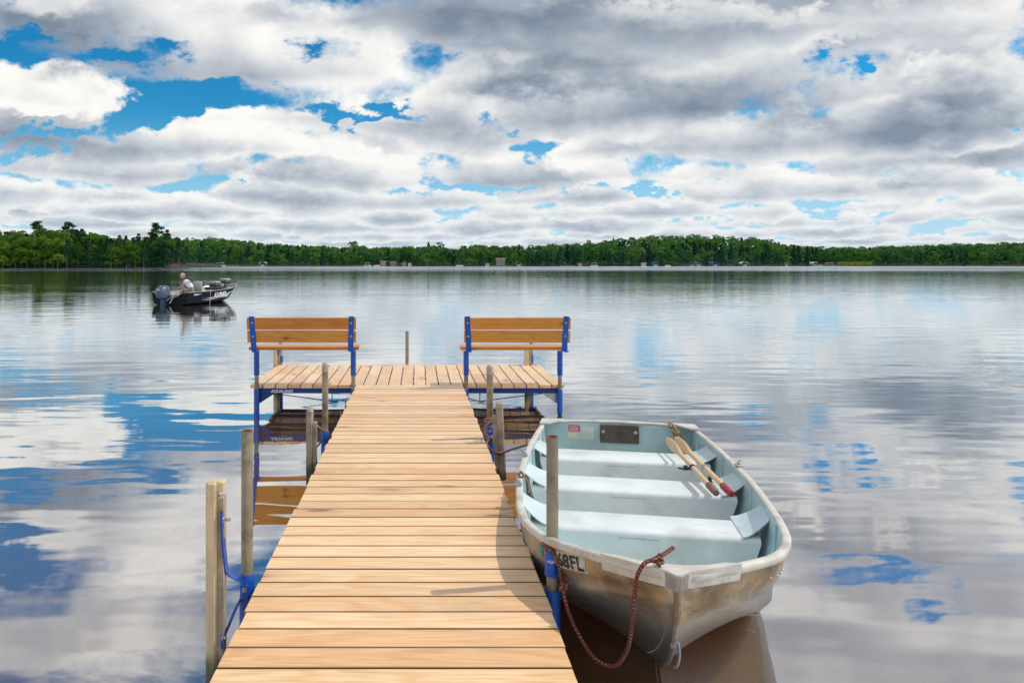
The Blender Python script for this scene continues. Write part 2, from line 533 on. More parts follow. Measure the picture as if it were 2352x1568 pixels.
M = {}
M['deck'] = wood('deck_pine', (.92, .64, .36), (.81, .49, .22), (.45, .20, .065), .42, .35, gap_shade=True)
M['seatwood'] = wood('stained_pine', (.68, .30, .035), (.60, .235, .022), (.34, .10, .01), .45, 0, .30, kscale=(3.6, 8, 8))
M['oar'] = wood('oar_wood', (.80, .62, .36), (.72, .50, .24), (.5, .3, .12), .4)
M['board'] = simple('weathered_board', (.34, .27, .20), .75, 0, .3, 11, .001, dirt=(.15, .11, .08), dirt_amt=.7, wet=True)
M['blue'] = simple('blue_paint', (.004, .085, .46), .34, 0, .12, 6, coat=.1, dirt=(.04, .035, .05), dirt_amt=.55)
M['navy'] = simple('navy_frame_paint', (.006, .03, .20), .4, 0, .15, 6, dirt=(.03, .03, .04), dirt_amt=.4)
M['pipe'] = simple('galvanised_pipe', (.33, .28, .20), .48, .5, .25, 7, .0006, dirt=(.13, .08, .04), dirt_amt=.8, wet=True)
M['cap'] = simple('pipe_cap_plastic', (.42, .34, .30), .6, 0, .12, 20)
M['rim'] = simple('rusty_rim', (.30, .12, .08), .7, .2, .2, 40)
M['vinyl'] = simple('cream_vinyl', (.66, .51, .31), .5, 0, .10, 5, dirt=(.30, .20, .10), dirt_amt=.6, wet=True)
M['dark'] = simple('dark_inside', (.02, .018, .015), .8, 0, .1, 9)
M['steel'] = simple('zinc_steel', (.5, .5, .5), .35, .9, .1, 30)
M['rod'] = simple('dark_truss_rod', (.02, .03, .06), .45, .4, .1, 20)
M['gunwale'] = simple('cream_gunwale_paint', (.60, .57, .51), .5, 0, .12, 7, dirt=(.34, .27, .20), dirt_amt=.6)
M['inside'] = simple('pale_blue_boat_paint', (.43, .59, .61), .42, 0, .10, 4, .0004, dirt=(.26, .28, .22), dirt_amt=.5)
M['benchpaint'] = simple('white_boat_paint', (.74, .79, .80), .4, 0, .07, 4, .0004, dirt=(.42, .42, .36), dirt_amt=.4)
M['knee'] = simple('worn_knee_plate_paint', (.60, .70, .73), .42, 0, .08, 5, dirt=(.38, .40, .36), dirt_amt=.4)
M['motorpad'] = simple('brown_motor_pad', (.10, .075, .065), .7, 0, .35, 9, .001, dirt=(.28, .18, .12), dirt_amt=.5)
M['grip'] = simple('dark_red_grip', (.22, .035, .03), .55, 0, .25, 30)
M['red'] = simple('red_label', (.62, .02, .09), .5, 0, .05)
M['white'] = simple('white_print', (.85, .85, .84), .5, 0, .04)
M['black'] = simple('black_print', (.015, .015, .015), .5, 0, .1)
M['green'] = simple('green_sticker', (.01, .30, .24), .5, 0, .1)

def rope_mat(name, c1, c2, fleck, n=60):
    m, g, bs = new_mat(name)
    uv = g.sep(g.n.new('ShaderNodeUVMap').outputs[0])
    s1 = g.m('SINE', g.mad(uv[1], 6.2832 * 2, g.mul(uv[0], 420.0)))
    s2 = g.m('FRACT', g.add(g.mul(uv[0], float(n)), uv[1]))
    c = g.mix(g.smooth(s1, -.5, .7), c1, c2)
    fl = g.mul(g.smooth(s2, .0, .12, 1.0, 0.0), g.smooth(s1, -.2, .5))
    c = g.mix(fl, c, fleck)
    g.l.new(c, bs.inputs['Base Color']); bs.inputs['Roughness'].default_value = .8
    bump(g, bs, s1, .7, .002)
    return m
M['rope'] = rope_mat('red_brown_rope', (.10, .022, .015), (.28, .07, .045), (.8, .7, .68))
M['yrope'] = rope_mat('tan_rope', (.20, .13, .05), (.45, .32, .16), (.5, .4, .2))
M['pinkrope'] = rope_mat('faded_red_rope', (.20, .09, .08), (.42, .24, .21), (.7, .6, .6))

def hull_mat():
    m, g, bs = new_mat('stained_aluminium')
    co = objco(g); z = g.sep(co)[2]
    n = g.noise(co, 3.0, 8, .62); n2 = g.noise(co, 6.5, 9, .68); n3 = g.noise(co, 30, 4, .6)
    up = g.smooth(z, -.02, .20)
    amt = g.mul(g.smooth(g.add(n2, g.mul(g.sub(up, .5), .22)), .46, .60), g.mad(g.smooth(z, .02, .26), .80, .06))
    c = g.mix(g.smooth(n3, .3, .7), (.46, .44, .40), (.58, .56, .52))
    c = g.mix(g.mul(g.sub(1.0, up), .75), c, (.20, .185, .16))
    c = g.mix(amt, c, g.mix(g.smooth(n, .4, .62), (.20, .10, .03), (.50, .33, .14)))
    g.l.new(c, bs.inputs['Base Color'])
    g.l.new(g.mad(amt, -.5, .72), bs.inputs['Metallic'])
    g.l.new(g.mad(amt, .28, .36), bs.inputs['Roughness'])
    scr = g.noise(g.vm('MULTIPLY', co, (9, 9, 160)), 1.0, 3, .6)
    bump(g, bs, g.add(n3, g.add(g.mul(n2, 2.0), scr)), .3, .002)
    return m
M['hull'] = hull_mat()

def foliage(name, a, b, c_, trans=.25):
    m, g, bs = new_mat(name)
    r_ = orand(g)
    co = objco(g)
    n = g.noise(g.vm('ADD', co, g.xyz(g.mul(r_, 50), 0.0, 0.0)), .33, 3, .6)
    rr = g.n.new('ShaderNodeNewGeometry').outputs['Random Per Island']
    t = g.add(g.mul(r_, .55), g.add(g.mul(g.sub(n, .5), .9), g.mul(rr, .3)))
    c = g.ramp(t, [(0, a), (.45, b), (1, c_)])
    g.l.new(c, bs.inputs['Base Color']); bs.inputs['Roughness'].default_value = .75
    bs.inputs['Specular IOR Level'].default_value = .2
    tr = g.n.new('ShaderNodeBsdfTranslucent'); g.l.new(c, tr.inputs[0])
    mx = g.n.new('ShaderNodeMixShader'); mx.inputs[0].default_value = trans
    g.l.new(bs.outputs[0], mx.inputs[1]); g.l.new(tr.outputs[0], mx.inputs[2])
    g.l.new(mx.outputs[0], g.n['Material Output'].inputs[0])
    return m
M['leaf'] = foliage('broadleaf_foliage', (.018, .085, .016), (.08, .19, .016), (.22, .33, .016))
M['needle'] = foliage('conifer_foliage', (.008, .055, .032), (.018, .09, .036), (.07, .15, .03), .2)
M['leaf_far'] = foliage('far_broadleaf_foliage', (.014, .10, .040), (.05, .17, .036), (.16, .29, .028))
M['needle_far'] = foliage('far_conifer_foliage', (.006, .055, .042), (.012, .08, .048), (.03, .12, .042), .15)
M['bark'] = simple('bark', (.16, .13, .10), .9, 0, .3, 2)
M['paletrunk'] = simple('pale_trunk', (.30, .27, .23), .85, 0, .2, 2)
M['birch'] = simple('pale_bark', (.55, .52, .48), .8, 0, .2, 2)
M['shore'] = simple('shore_ground', (.018, .034, .012), .95, 0, .4, .2)
M['lawn'] = simple('lawn', (.16, .26, .02), .9, 0, .2, .5)
M['reed'] = simple('reed_green', (.22, .28, .03), .9, 0, .25, .5)
M['brush'] = simple('bare_brush', (.26, .17, .16), .9, 0, .2, .5)
def flat(name, col, rough=.6, metal=0): return simple(name, col, rough, metal, .08, 2)
M['roofbrown'] = flat('brown_shingles', (.17, .10, .09)); M['clap'] = flat('brown_siding', (.22, .15, .11))
M['offwhite'] = flat('white_siding', (.52, .52, .50)); M['greyside'] = flat('grey_siding', (.20, .20, .20))
M['window'] = flat('dark_glass', (.02, .03, .04), .15); M['canvasblue'] = flat('blue_canvas', (.02, .18, .55))
M['canvaswhite'] = flat('white_canvas', (.78, .78, .76)); M['tan'] = flat('tan_siding', (.34, .25, .18))
M['dockgrey'] = flat('grey_dock_wood', (.42, .38, .33)); M['alu'] = flat('bright_aluminium', (.42, .43, .44), .4, .8)

def water_mat():
    m, g, bs = new_mat('lake_water')
    g.n.remove(bs)
    P = g.n.new('ShaderNodeNewGeometry').outputs['Position']
    x, y, z = g.sep(P)
    far = g.smooth(y, 120, 330)
    # swell, ripples in patches, and wind bands on the far lake
    patch = g.smooth(g.noise(g.vm('MULTIPLY', P, (.035, .09, 0)), 1.0, 3, .5), .42, .62)
    h1 = g.noise(g.vm('MULTIPLY', P, (.55, 1.5, 0)), 1.0, 2, .45)
    h2 = g.noise(g.vm('MULTIPLY', P, (1.6, 6.5, 0)), 1.0, 3, .5)
    h3 = g.noise(g.vm('MULTIPLY', P, (6, 22, 0)), 1.0, 2, .5)
    near = g.smooth(y, 4, 16)
    h = g.add(g.mul(h1, .010), g.add(g.mul(h2, g.mul(g.mad(patch, .0024, .0006), g.mad(near, .85, .15))), g.mul(h3, g.mul(patch, g.mul(near, .0004)))))
    b = g.n.new('ShaderNodeBump'); b.inputs['Strength'].default_value = 1.0; b.inputs['Distance'].default_value = 1.0
    g.l.new(h, b.inputs['Height'])
    band = g.noise(g.vm('MULTIPLY', P, (.0035, .035, 0)), 1.0, 3, .5)
    rough = g.add(g.mad(g.smooth(y, 12, 90), .03, .016), g.mul(far, g.smooth(band, .42, .55, .02, .20)))
    rough = g.add(rough, g.smooth(y, 395, 470, 0, .18))
    gl = g.n.new('ShaderNodeBsdfGlossy'); g.l.new(rough, gl.inputs['Roughness']); gl.inputs[0].default_value = (.94, .98, 1, 1)
    g.l.new(b.outputs[0], gl.inputs['Normal'])
    tr = g.n.new('ShaderNodeBsdfTransparent'); tr.inputs[0].default_value = (.82, .60, .25, 1)
    fr = g.n.new('ShaderNodeFresnel'); fr.inputs[0].default_value = 1.33
    fac = g.mul(g.m('POWER', fr.outputs[0], WATER_POW), .97)
    df = g.n.new('ShaderNodeBsdfDiffuse'); df.inputs[0].default_value = (.26, .15, .030, 1)   # tannin-brown, slightly murky body
    bd = g.n.new('ShaderNodeMixShader'); g.l.new(g.smooth(y, 4, 26, .38, .12), bd.inputs[0])
    g.l.new(tr.outputs[0], bd.inputs[1]); g.l.new(df.outputs[0], bd.inputs[2])
    mx = g.n.new('ShaderNodeMixShader'); g.l.new(fac, mx.inputs[0])
    g.l.new(bd.outputs[0], mx.inputs[1]); g.l.new(gl.outputs[0], mx.inputs[2])
    g.l.new(mx.outputs[0], g.n['Material Output'].inputs[0])
    return m
WATER_POW = .19
def bed_mat():
    m, g, bs = new_mat('lake_bed_sand')
    P = g.n.new('ShaderNodeNewGeometry').outputs['Position']
    y = g.sep(P)[1]
    n = g.noise(P, 1.4, 7, .6); n2 = g.noise(P, 14, 5, .6)
    c = g.mix(g.smooth(n, .35, .65), (.46, .20, .035), (.62, .29, .055))
    c = g.mix(g.mul(g.smooth(n2, .5, .7), .5), c, (.16, .08, .025))
    c = g.mix(g.smooth(y, 6, 22), c, (.10, .09, .03))
    g.l.new(c, bs.inputs['Base Color']); bs.inputs['Roughness'].default_value = .9
    bump(g, bs, n2, .5, .03)
    return m
M['water'] = water_mat(); M['bed'] = bed_mat()

# ================================================================ the lake
mb = MB()
def depth_at(y): return -(.26 + .08 * max(y, -3)) if y < 12 else -(1.22 + .10 * (y - 12)) if y < 60 else -6.0
rows = []
for y in [-60, -30, -12, -3, 0, 1, 2, 3, 4, 5, 6, 8, 10, 12, 16, 22, 30, 45, 60, 120, 400, 1500]:
    rows.append([(x, y, max(depth_at(y), -6)) for x in (-1500, -300, -60, -20, -8, -3, 0, 3, 8, 20, 60, 300, 1500)])
mb.grid(rows)
o = part('lake_bed', mb, M['bed'], smooth=True, sharp=None); tag(o, kind='structure')
mb = MB(); xs = [-1600, -500, -100, -20, 0, 20, 100, 500, 1600]
mb.grid([[(x, y, 0) for x in xs] for y in (-60, 0, 20, 80, 300, 900, 2200)])
o = link('water', mb.mesh('water', M['water'])); tag(o, kind='structure')

# ================================================================ far shores
def hill_top():   # the skyline of the far woods, read as elevation tangents
    pts = [(-400, 548), (0, 545), (200, 545), (400, 541), (430, 539), (495, 538), (573, 545), (612, 552), (703, 556), (790, 564), (813, 558), (847, 561), (925, 562), (1003, 558),
           (1040, 565), (1060, 558), (1094, 556), (1185, 557), (1225, 556), (1303, 552), (1355, 552), (1394, 542), (1459, 536), (1524, 532), (1655, 532),
           (1720, 537), (1772, 544), (1810, 554), (1850, 561), (1935, 562), (1997, 562), (2058, 560), (2143, 556), (2241, 552), (2303, 549), (2420, 549), (2900, 556)]
    return np.array([p[0] for p in pts], float), np.array([p[1] for p in pts], float)
HX, HY = hill_top()
def px_of(x, y): return 954 + x * 1770 / y
TREE_H = 14.6
def far_ground(x, y):
    """height of the ground behind the far shore"""
    sky = np.interp(px_of(x, y), HX, HY)
    top = CAM_H + (606 - sky) * 660 / 1770 - TREE_H
    s = min(max((y - 507 - 6 * math.sin(x * .013)) / 150.0, 0), 1.15)
    if s <= 0: return -1.5 + max(-4, (y - 507) * .1)
    return .35 + (top - .35) * min(1, s) ** .9
rows = []
for y in (480, 498, 505, 509, 513, 522, 535, 555, 580, 610, 640, 670, 720, 900, 1500):
    rows.append([(x, y, far_ground(x, min(y, 690)) if y < 1000 else -2) for x in np.linspace(-620, 720, 150)])
mb = MB(); mb.grid(rows)
o = part('hillside', mb, M['shore'], smooth=True, sharp=None); tag(o, kind='structure')

# left headland, nearer
def head_edge(x):     # y of its waterline
    pxv = x * 1770 / 327 + 954
    return float(np.interp(pxv, [-600, 0, 200, 380, 425, 445, 500, 540], [318, 324, 326, 330, 338, 352, 366, 372]))
def head_ground(x, y):
    e = head_edge(x)
    pxv = x * 1770 / 327 + 954
    thick = float(np.interp(pxv, [-600, 380, 420, 450, 540, 560], [90, 90, 60, 14, 4, 0]))
    hgt = float(np.interp(pxv, [-600, 300, 400, 440, 545, 565], [2.6, 2.4, 1.4, .5, .28, -.6]))
    s = min(max((y - e) / 9, 0), 1) * min(max((e + thick - y) / 8, 0), 1)
    return -1.2 + (1.2 + hgt) * min(1, s * 1.6 if s < .5 else .8 + .2 * (s - .5) * 2)
rows = []
for y in np.concatenate([np.arange(312, 345, 2.0), np.arange(345, 440, 4.0)]):
    rows.append([(x, y, head_ground(x, y)) for x in np.linspace(-300, -70, 120)])
mb = MB(); mb.grid(rows)
o = part('headland', mb, M['shore'], smooth=True, sharp=None); tag(o, kind='structure')

# ---------------------------------------------------------------- tree crowns made of many small leaf sprays
def tris(cent, nrm_out, size, rg):
    n = len(cent)
    a = rg.normal(size=(n, 3)) + nrm_out * .9; a /= np.linalg.norm(a, axis=1)[:, None]
    b = np.cross(a, rg.normal(size=(n, 3))); b /= np.linalg.norm(b, axis=1)[:, None]
    c = np.cross(a, b)
    sz = (size * rg.uniform(.6, 1.3, n))[:, None]
    v = np.empty((n, 3, 3))
    v[:, 0] = cent + b * sz; v[:, 1] = cent - b * sz * .6 + c * sz * .8; v[:, 2] = cent - b * sz * .6 - c * sz * .8
    return v.reshape(-1, 3)
def crown_broad(rg, h, w, n, size, z0=.03):
    """lobes over a crooked frame"""
    L = 14; cs = []
    for i in range(L):
        t = rg.uniform(0, 1); zz = h * (z0 + (1 - z0) * (.10 + .78 * t))
        rad = w * .5 * math.sqrt(max(.05, 1 - ((t - .42) / .62) ** 2)) * rg.uniform(.35, .85)
        a = rg.uniform(0, 2 * math.pi)
        cs.append((rad * math.cos(a), rad * math.sin(a), zz, w * rg.uniform(.15, .27)))
    cs.append((0, 0, h * .86, w * .2)); cs = np.array(cs)
    k = rg.integers(0, len(cs), n)
    d = rg.normal(size=(n, 3)); d /= np.linalg.norm(d, axis=1)[:, None]
    d[:, 2] = np.where(d[:, 2] < -.3, -d[:, 2], d[:, 2])
    r_ = cs[k, 3] * rg.uniform(.7, 1.06, n)
    cent = cs[k, :3] + d * r_[:, None] * np.array([1, 1, .8])
    return tris(cent, d, size, rg)
def crown_conifer(rg, h, w, n, size, z0=.02):
    t = rg.uniform(0, 1, n) ** .75
    tier = np.floor(t * 11) / 11 + rg.uniform(0, .05, n)
    rad = (w * .5) * (1 - tier) ** .85 * (1 + .25 * np.sin(tier * 40)) + .15
    a = rg.uniform(0, 2 * math.pi, n)
    lop = 1 + .25 * np.sin(a * 3 + tier * 20)
    rr = rad * np.sqrt(rg.uniform(.15, 1, n)) * lop
    cent = np.stack([rr * np.cos(a), rr * np.sin(a), h * (z0 + (1 - z0) * tier) - rr * .25], 1)
    d = np.stack([np.cos(a), np.sin(a), np.full(n, .6)], 1)
    return tris(cent, d, size, rg)
def crown_pine(rg, h, w, n, size):
    """old white pine: flat irregular plates high on a bare trunk"""
    out = []
    for i in range(15):
        t = .42 + .58 * (i / 14) ** .8; zz = h * t
        a = rg.uniform(0, 2 * math.pi); rad = w * .5 * rg.uniform(.25, .75) * (1.05 - .3 * t if i < 13 else .2)
        c = np.array([rad * math.cos(a), rad * math.sin(a), zz])
        m_ = n // 15
        d = rg.normal(size=(m_, 3)); d /= np.linalg.norm(d, axis=1)[:, None]
        cent = c + d * np.array([w * .26, w * .26, h * .045]) * rg.uniform(.3, 1, m_)[:, None]
        out.append(tris(cent, d * .2 + np.array([0, 0, 1.]), size, rg))
    return np.concatenate(out)
def tri_mesh(name, v, mat):
    me = bpy.data.meshes.new(name); n = len(v)
    me.vertices.add(n); me.vertices.foreach_set('co', v.astype(np.float32).ravel())
    me.loops.add(n); me.loops.foreach_set('vertex_index', np.arange(n, dtype=np.int32))
    me.polygons.add(n // 3); me.polygons.foreach_set('loop_start', np.arange(0, n, 3, dtype=np.int32))
    me.polygons.foreach_set('loop_total', np.full(n // 3, 3, dtype=np.int32))
    me.update(); me.validate(); me.materials.append(mat)
    return me
def trunk_mesh(name, h, r0, mat, lean=0.0, limbs=4, top=.85, rg=None):
    mb = MB(); p = [(lean * h * t * t, .02 * h * math.sin(t * 5), h * t) for t in np.linspace(-.06, top, 6)]
    mb.tube(p, [r0 * (1 - .8 * t) for t in np.linspace(0, 1, 6)], 6)
    for i in range(limbs):
        t = rg.uniform(.35, .8); a = rg.uniform(0, 6.28); b = Vector((lean * h * t * t, 0, h * t))
        e = b + Vector((math.cos(a) * h * .16, math.sin(a) * h * .16, h * .08))
        mb.tube([b, (b + e) / 2 + Vector((0, 0, -.02 * h)), e], [r0 * .3, r0 * .2, r0 * .07], 4)
    return mb.mesh(name, mat, True)
rg = np.random.default_rng(5)
# near set (headland) and far set
KIN = {}
KIN['broad'] = [(tri_mesh('crown', crown_broad(rg, 14, 10, 1500, .42), M['leaf']), trunk_mesh('trunk', 14, .28, M['bark'], rg=rg)) for _ in range(4)]
KIN['spruce'] = [(tri_mesh('crown', crown_conifer(rg, 15, 7.0, 1300, .42), M['needle']), trunk_mesh('trunk', 15, .22, M['bark'], limbs=0, rg=rg)) for _ in range(3)]
KIN['openpine'] = [(tri_mesh('crown', crown_conifer(rg, 15, 6.5, 900, .40, .26), M['needle']), trunk_mesh('trunk', 15, .13, M['paletrunk'], limbs=3, rg=rg)) for _ in range(2)]
KIN['oldpine'] = [(tri_mesh('crown', crown_pine(rg, 19, 8.5, 1800, .42), M['needle']), trunk_mesh('trunk', 19, .30, M['bark'], .02, 6, .97, rg=rg)) for _ in range(2)]
KIN['farbroad'] = [(tri_mesh('crown', crown_broad(rg, 13, 10.5, 620, .60, .05), M['leaf_far']), trunk_mesh('trunk', 13, .25, M['bark'], limbs=0, rg=rg)) for _ in range(6)]
KIN['farspruce'] = [(tri_mesh('crown', crown_conifer(rg, 14, 6.2, 480, .6, .03), M['needle_far']), trunk_mesh('trunk', 14, .2, M['bark'], limbs=0, rg=rg)) for _ in range(3)]
def tree(kind, x, y, z, s, label, group, w=1.0, name='broadleaf_tree', k=None):
    cr, tr = KIN[kind][rg.integers(0, len(KIN[kind])) if k is None else k]
    t = thing(name, (x, y, z), label, 'tree', group)
    t.rotation_euler = (0, 0, rg.uniform(0, 6.28)); t.scale = (s * w, s * w, s)
    link('crown', cr, t); link('trunk', tr, t)
    return t
NAME = {'broad': 'broadleaf_tree', 'spruce': 'spruce_tree', 'openpine': 'slender_pine_tree', 'oldpine': 'pine_tree', 'farbroad': 'broadleaf_tree', 'farspruce': 'spruce_tree'}
def hx(p, y): return (p - 954) * y / 1770
# headland trees: three rows, the skyline steps down to the right
HSX = [-300, 0, 65, 130, 180, 234, 260, 300, 340, 378, 417, 432, 440]
HSY = [524, 527, 527, 524, 522, 529, 538, 536, 537, 529, 541, 556, 590]
cnt = 0
for row, (dy, step) in enumerate(((2.5, 15), (11, 17), (22, 17), (36, 19))):
    p = -170 + row * 5
    while p < 436 - row * 6:
        pp = p + rg.uniform(-4, 4)
        x0 = hx(pp, 327); e = head_edge(x0); y = e + dy + rg.uniform(-1.5, 1.5); x = hx(pp, y)
        z = max(.1, head_ground(x, y) - .15)
        sky = np.interp(pp, HSX, HSY)
        hmax = (CAM_H + (606 - sky) * y / 1770) - z
        frac = (rg.uniform(.55, .80), rg.uniform(.74, .92), rg.uniform(.85, .98), rg.uniform(.88, 1.0))[row]
        if pp < 200: kk = rg.choice(['broad', 'broad', 'spruce'])
        else: kk = rg.choice(['broad', 'spruce', 'spruce', 'openpine'])
        if row == 0 and rg.uniform() < .22: kk = 'openpine' if pp > 150 else 'broad'
        base = {'broad': 14, 'spruce': 15, 'openpine': 15}[kk]
        s = hmax * frac / base
        lab, grp = {'broad': ('leafy green tree in the near woods on the left headland', 'leafy trees on the left headland'),
                    'spruce': ('dark pointed conifer in the near woods on the left headland', 'conifers on the left headland'),
                    'openpine': ('slender conifer with bare pale lower trunk in the near woods on the left headland', 'slender bare trunked conifers on the left headland')}[kk]
        zone = 'left of the crooked dead tree' if pp < 74 else 'between the two white dead trees' if pp < 147 else 'between straight dead tree and tall pine' if pp < 359 else 'at the right tip'
        lab = lab.replace('in the near woods on the left headland', 'on the left headland ' + zone).replace('slender conifer with bare pale lower trunk', 'slender bare trunked conifer'); grp += ' ' + zone
        tree(kk, x, y, z, s, lab, grp, w=rg.uniform(.85, 1.1) * (1.0 if kk == 'broad' else 1.05), name=NAME[kk]); cnt += 1
        p += step * rg.uniform(.8, 1.15) * (1.0 if kk != 'openpine' else .8)
# emergent pines
for pp, sky, kk, lab, k in ((86, 510, 'oldpine', 'tall old pine, leftmost of the flat topped pines above the headland', 0),
                         (156, 512, 'oldpine', 'old pine with wide flat crown, second of the tall pines above the headland', 1),
                         (359, 514, 'oldpine', 'tall old pine standing clear above the right part of the headland woods', 0)):
    y = 352; x = hx(pp, y); z = head_ground(x, y); s = (CAM_H + (606 - sky) * y / 1770 - z) / 19.2
    tree(kk, x, y, z, s, lab, None, name='pine_tree', k=k)
for pp, sky, lab in ((188, 522, 'dark spruce with its pointed top above the headland woods'), (318, 533, 'dark spruce just left of the tall pine at the headland end'),
                     (384, 524, 'broad dark spruce just right of the tall pine at the headland end')):
    y = 346; x = hx(pp, y); z = head_ground(x, y); s = (CAM_H + (606 - sky) * y / 1770 - z) / 15.2
    tree('spruce', x, y, z, s, lab, None, name='spruce_tree', w=1.2)
# dead trees
def dead(pp, y, h, pts, lab):
    x = hx(pp, y); z = max(.2, head_ground(x, y))
    mb = MB()
    for path, r_ in pts: mb.tube([(x + a, y + b, z + c * h) for a, b, c in path], [r_ * (1 - .7 * i / (len(path) - 1)) for i in range(len(path))], 5)
    o = part('dead_tree', mb, M['birch'], smooth=True); tag(o, lab, 'dead tree')
dead(240 * .6125 + 0, 331.5, 11.0, [([(0, 0, -.05), (.1, 0, .5), (0, 0, 1)], .14), ([(0, 0, .8), (.5, 0, .9)], .05)], 'straight white dead trunk among the headland trees')
dead(74 , 331, 13.5, [([(0, 0, -.05), (-.3, 0, .45), (.6, 0, .7), (1.3, 0, .82), (.6, 0, 1.0)], .17), ([(.4, 0, .62), (1.6, 0, .55), (2.2, 0, .35)], .10), ([(-.2, 0, .5), (-1.4, 0, .62)], .08)], 'crooked white dead tree with forked limbs on the headland')
# bare brush, lawn and a spit at the headland's end
mb = MB(); rb = random.Random(3)
bx_, by_ = hx(403, 333), 333.0
for i in range(300):
    a = rb.uniform(-.2, 3.4); L = rb.uniform(2, 5.5); e = rb.uniform(.05, 1.1)
    b = Vector((bx_ + rb.uniform(-2, 2), by_ + rb.uniform(-1, 2), .3))
    d = Vector((math.cos(a) * math.cos(e), -.3 * rb.random(), math.sin(e) * .62))
    p1 = b + d * L * .5; p2 = b + d * L + Vector((0, 0, -.25 * L * rb.random()))
    w = Vector((0, 0, .05)); q = len(mb.v)
    mb.add([b - w, b + w, p1 + w, p1 - w, p2], [(0, 1, 2, 3), (3, 2, 4)])
o = part('brush_pile', mb, M['brush']); tag(o, 'low pinkish brown bare brush at the waterline of the headland tip', 'brush')
mb = MB(); y = 331.5
mb.grid([[(hx(p_, 331), yy, 3.1 + (yy - y) * .10) for p_ in (258, 268, 280, 294)] for yy in (y, y + 8)])
o = part('lawn', mb, M['lawn']); tag(o, kind='structure')

# ---------------------------------------------------------------- far woods
hedge = []    # everything past the 300 largest trees goes into one mass
far_lab = {'farbroad': ('rounded leafy tree in the woods along the far shore', 'leafy trees along the far shore'),
           'farspruce': ('dark pointed conifer in the woods along the far shore', 'conifers along the far shore')}
base_v = {k: [np.array([v.co[:] for v in m_[0].vertices]) for m_ in KIN[k]] for k in ('farbroad', 'farspruce')}
mass = {'farbroad': [], 'farspruce': []}
n_ind = 0
for row, (y0, step) in enumerate(((512, 6.8), (522, 7.0), (536, 7.5), (552, 8), (570, 8.5), (590, 8.5), (612, 8.5), (636, 8.5), (660, 8), (684, 8))):
    x = hx(-250, y0)
    while x < hx(2600, y0):
        y = y0 + rg.uniform(-4, 4); pp = px_of(x, y)
        if not (row == 0 and any(abs(pp - c) < w for c, w in ((880, 16), (905, 12), (1149, 22), (838, 5), (1890, 32), (1962, 42)))) and not (row == 1 and abs(pp - 1962) < 36):
            patch = math.sin(pp * .011 + row * .9) + .8 * math.sin(pp * .037 + row)
            con = rg.uniform() < (.62 if patch > .55 else .16) * (1 - .07 * row)
            if 1250 < pp < 1850 and row < 4: con = con or rg.uniform() < .3
            kk = 'farspruce' if con else 'farbroad'
            z = far_ground(x, y)
            s = rg.uniform(.72, 1.04) * (.78 if row == 0 else 1.0) * (.62 if (row == 0 and not con and rg.uniform() < .3) else 1)
            if row >= 3: s = rg.uniform(.84, 1.02) * (1 if not con else .92)
            vis = -30 < pp < 2390
            if row <= 2 and vis and n_ind < 295 and not (pp < 425):
                zone = ('just right of the headland' if pp < 640 else 'left of the brown cabins' if pp < 815 else 'behind the brown cabins' if pp < 965 else 'between the brown cabins and the grey lake house' if pp < 1110
                        else 'behind the grey lake house' if pp < 1200 else 'left of the white boathouse' if pp < 1478 else 'behind the blue canopied boat lifts' if pp < 1680 else 'under the right end of the big hill' if pp < 1850 else 'beside the reed bed' if pp < 2040 else 'at the far right')
                fl = {'farbroad': ('rounded leafy tree on the far shore ', 'leafy trees on the far shore '), 'farspruce': ('dark pointed conifer on the far shore ', 'conifers on the far shore ')}[kk]
                tree(kk, x, y, z - .3, s, fl[0] + zone, fl[1] + zone, w=rg.uniform(.9, 1.2), name=NAME[kk]); n_ind += 1
            else:
                v = base_v[kk][rg.integers(0, len(base_v[kk]))]
                a = rg.uniform(0, 6.28); ca, sa = math.cos(a), math.sin(a); wv = rg.uniform(.9, 1.2) * s
                mass[kk].append(np.stack([(v[:, 0] * ca - v[:, 1] * sa) * wv + x, (v[:, 0] * sa + v[:, 1] * ca) * wv + y, v[:, 2] * s + z - .3], 1))
        x += step * rg.uniform(.75, 1.25)
for kk, nm, lab in (('farbroad', 'hillside_woods', 'leafy woods covering the hills behind the far shore'), ('farspruce', 'conifer_woods', 'dark conifers mixed through the woods on the far hills')):
    me = tri_mesh(nm, np.concatenate(mass[kk]), M['leaf_far' if kk == 'farbroad' else 'needle_far'])
    o = link(nm, me); tag(o, lab, 'woods', kind='stuff')
# a few skyline trees
for pp, sky, kk, lab in ((813, 553, 'farbroad', 'big round topped tree standing highest on the low skyline left of centre'), (1008, 554, 'farbroad', 'lone round tree rising over the low skyline at centre'),
                         (984, 556, 'farspruce', 'small pointed tree on the skyline beside the lone round tree'),
                         (1352, 549, 'farbroad', 'small lone tree on the skyline at the foot of the big wooded hill')):
    y = 655; x = hx(pp, y); z = far_ground(x, y); s = (CAM_H + (606 - sky) * y / 1770 - z) / 13.5
    tree(kk, x, y, z, s, lab, None, name=NAME[kk], w=.9)
# reeds
mb = MB(); rb = random.Random(9)
for i in range(5200):
    y = rb.uniform(506, 522); x = hx(rb.uniform(1924, 2003), y); h = rb.uniform(1.6, 3.0); w = .16
    z = max(0, far_ground(x, y)) - .1; a = rb.uniform(0, 3.14); l_ = rb.uniform(-.3, .3)
    mb.add([(x - w * math.cos(a), y - w * math.sin(a), z), (x + w * math.cos(a), y + w * math.sin(a), z), (x + l_, y, z + h)], [(0, 1, 2)])
o = part('reeds', mb, M['reed']); tag(o, 'yellow green reed bed on the far shore', 'reeds', kind='stuff')

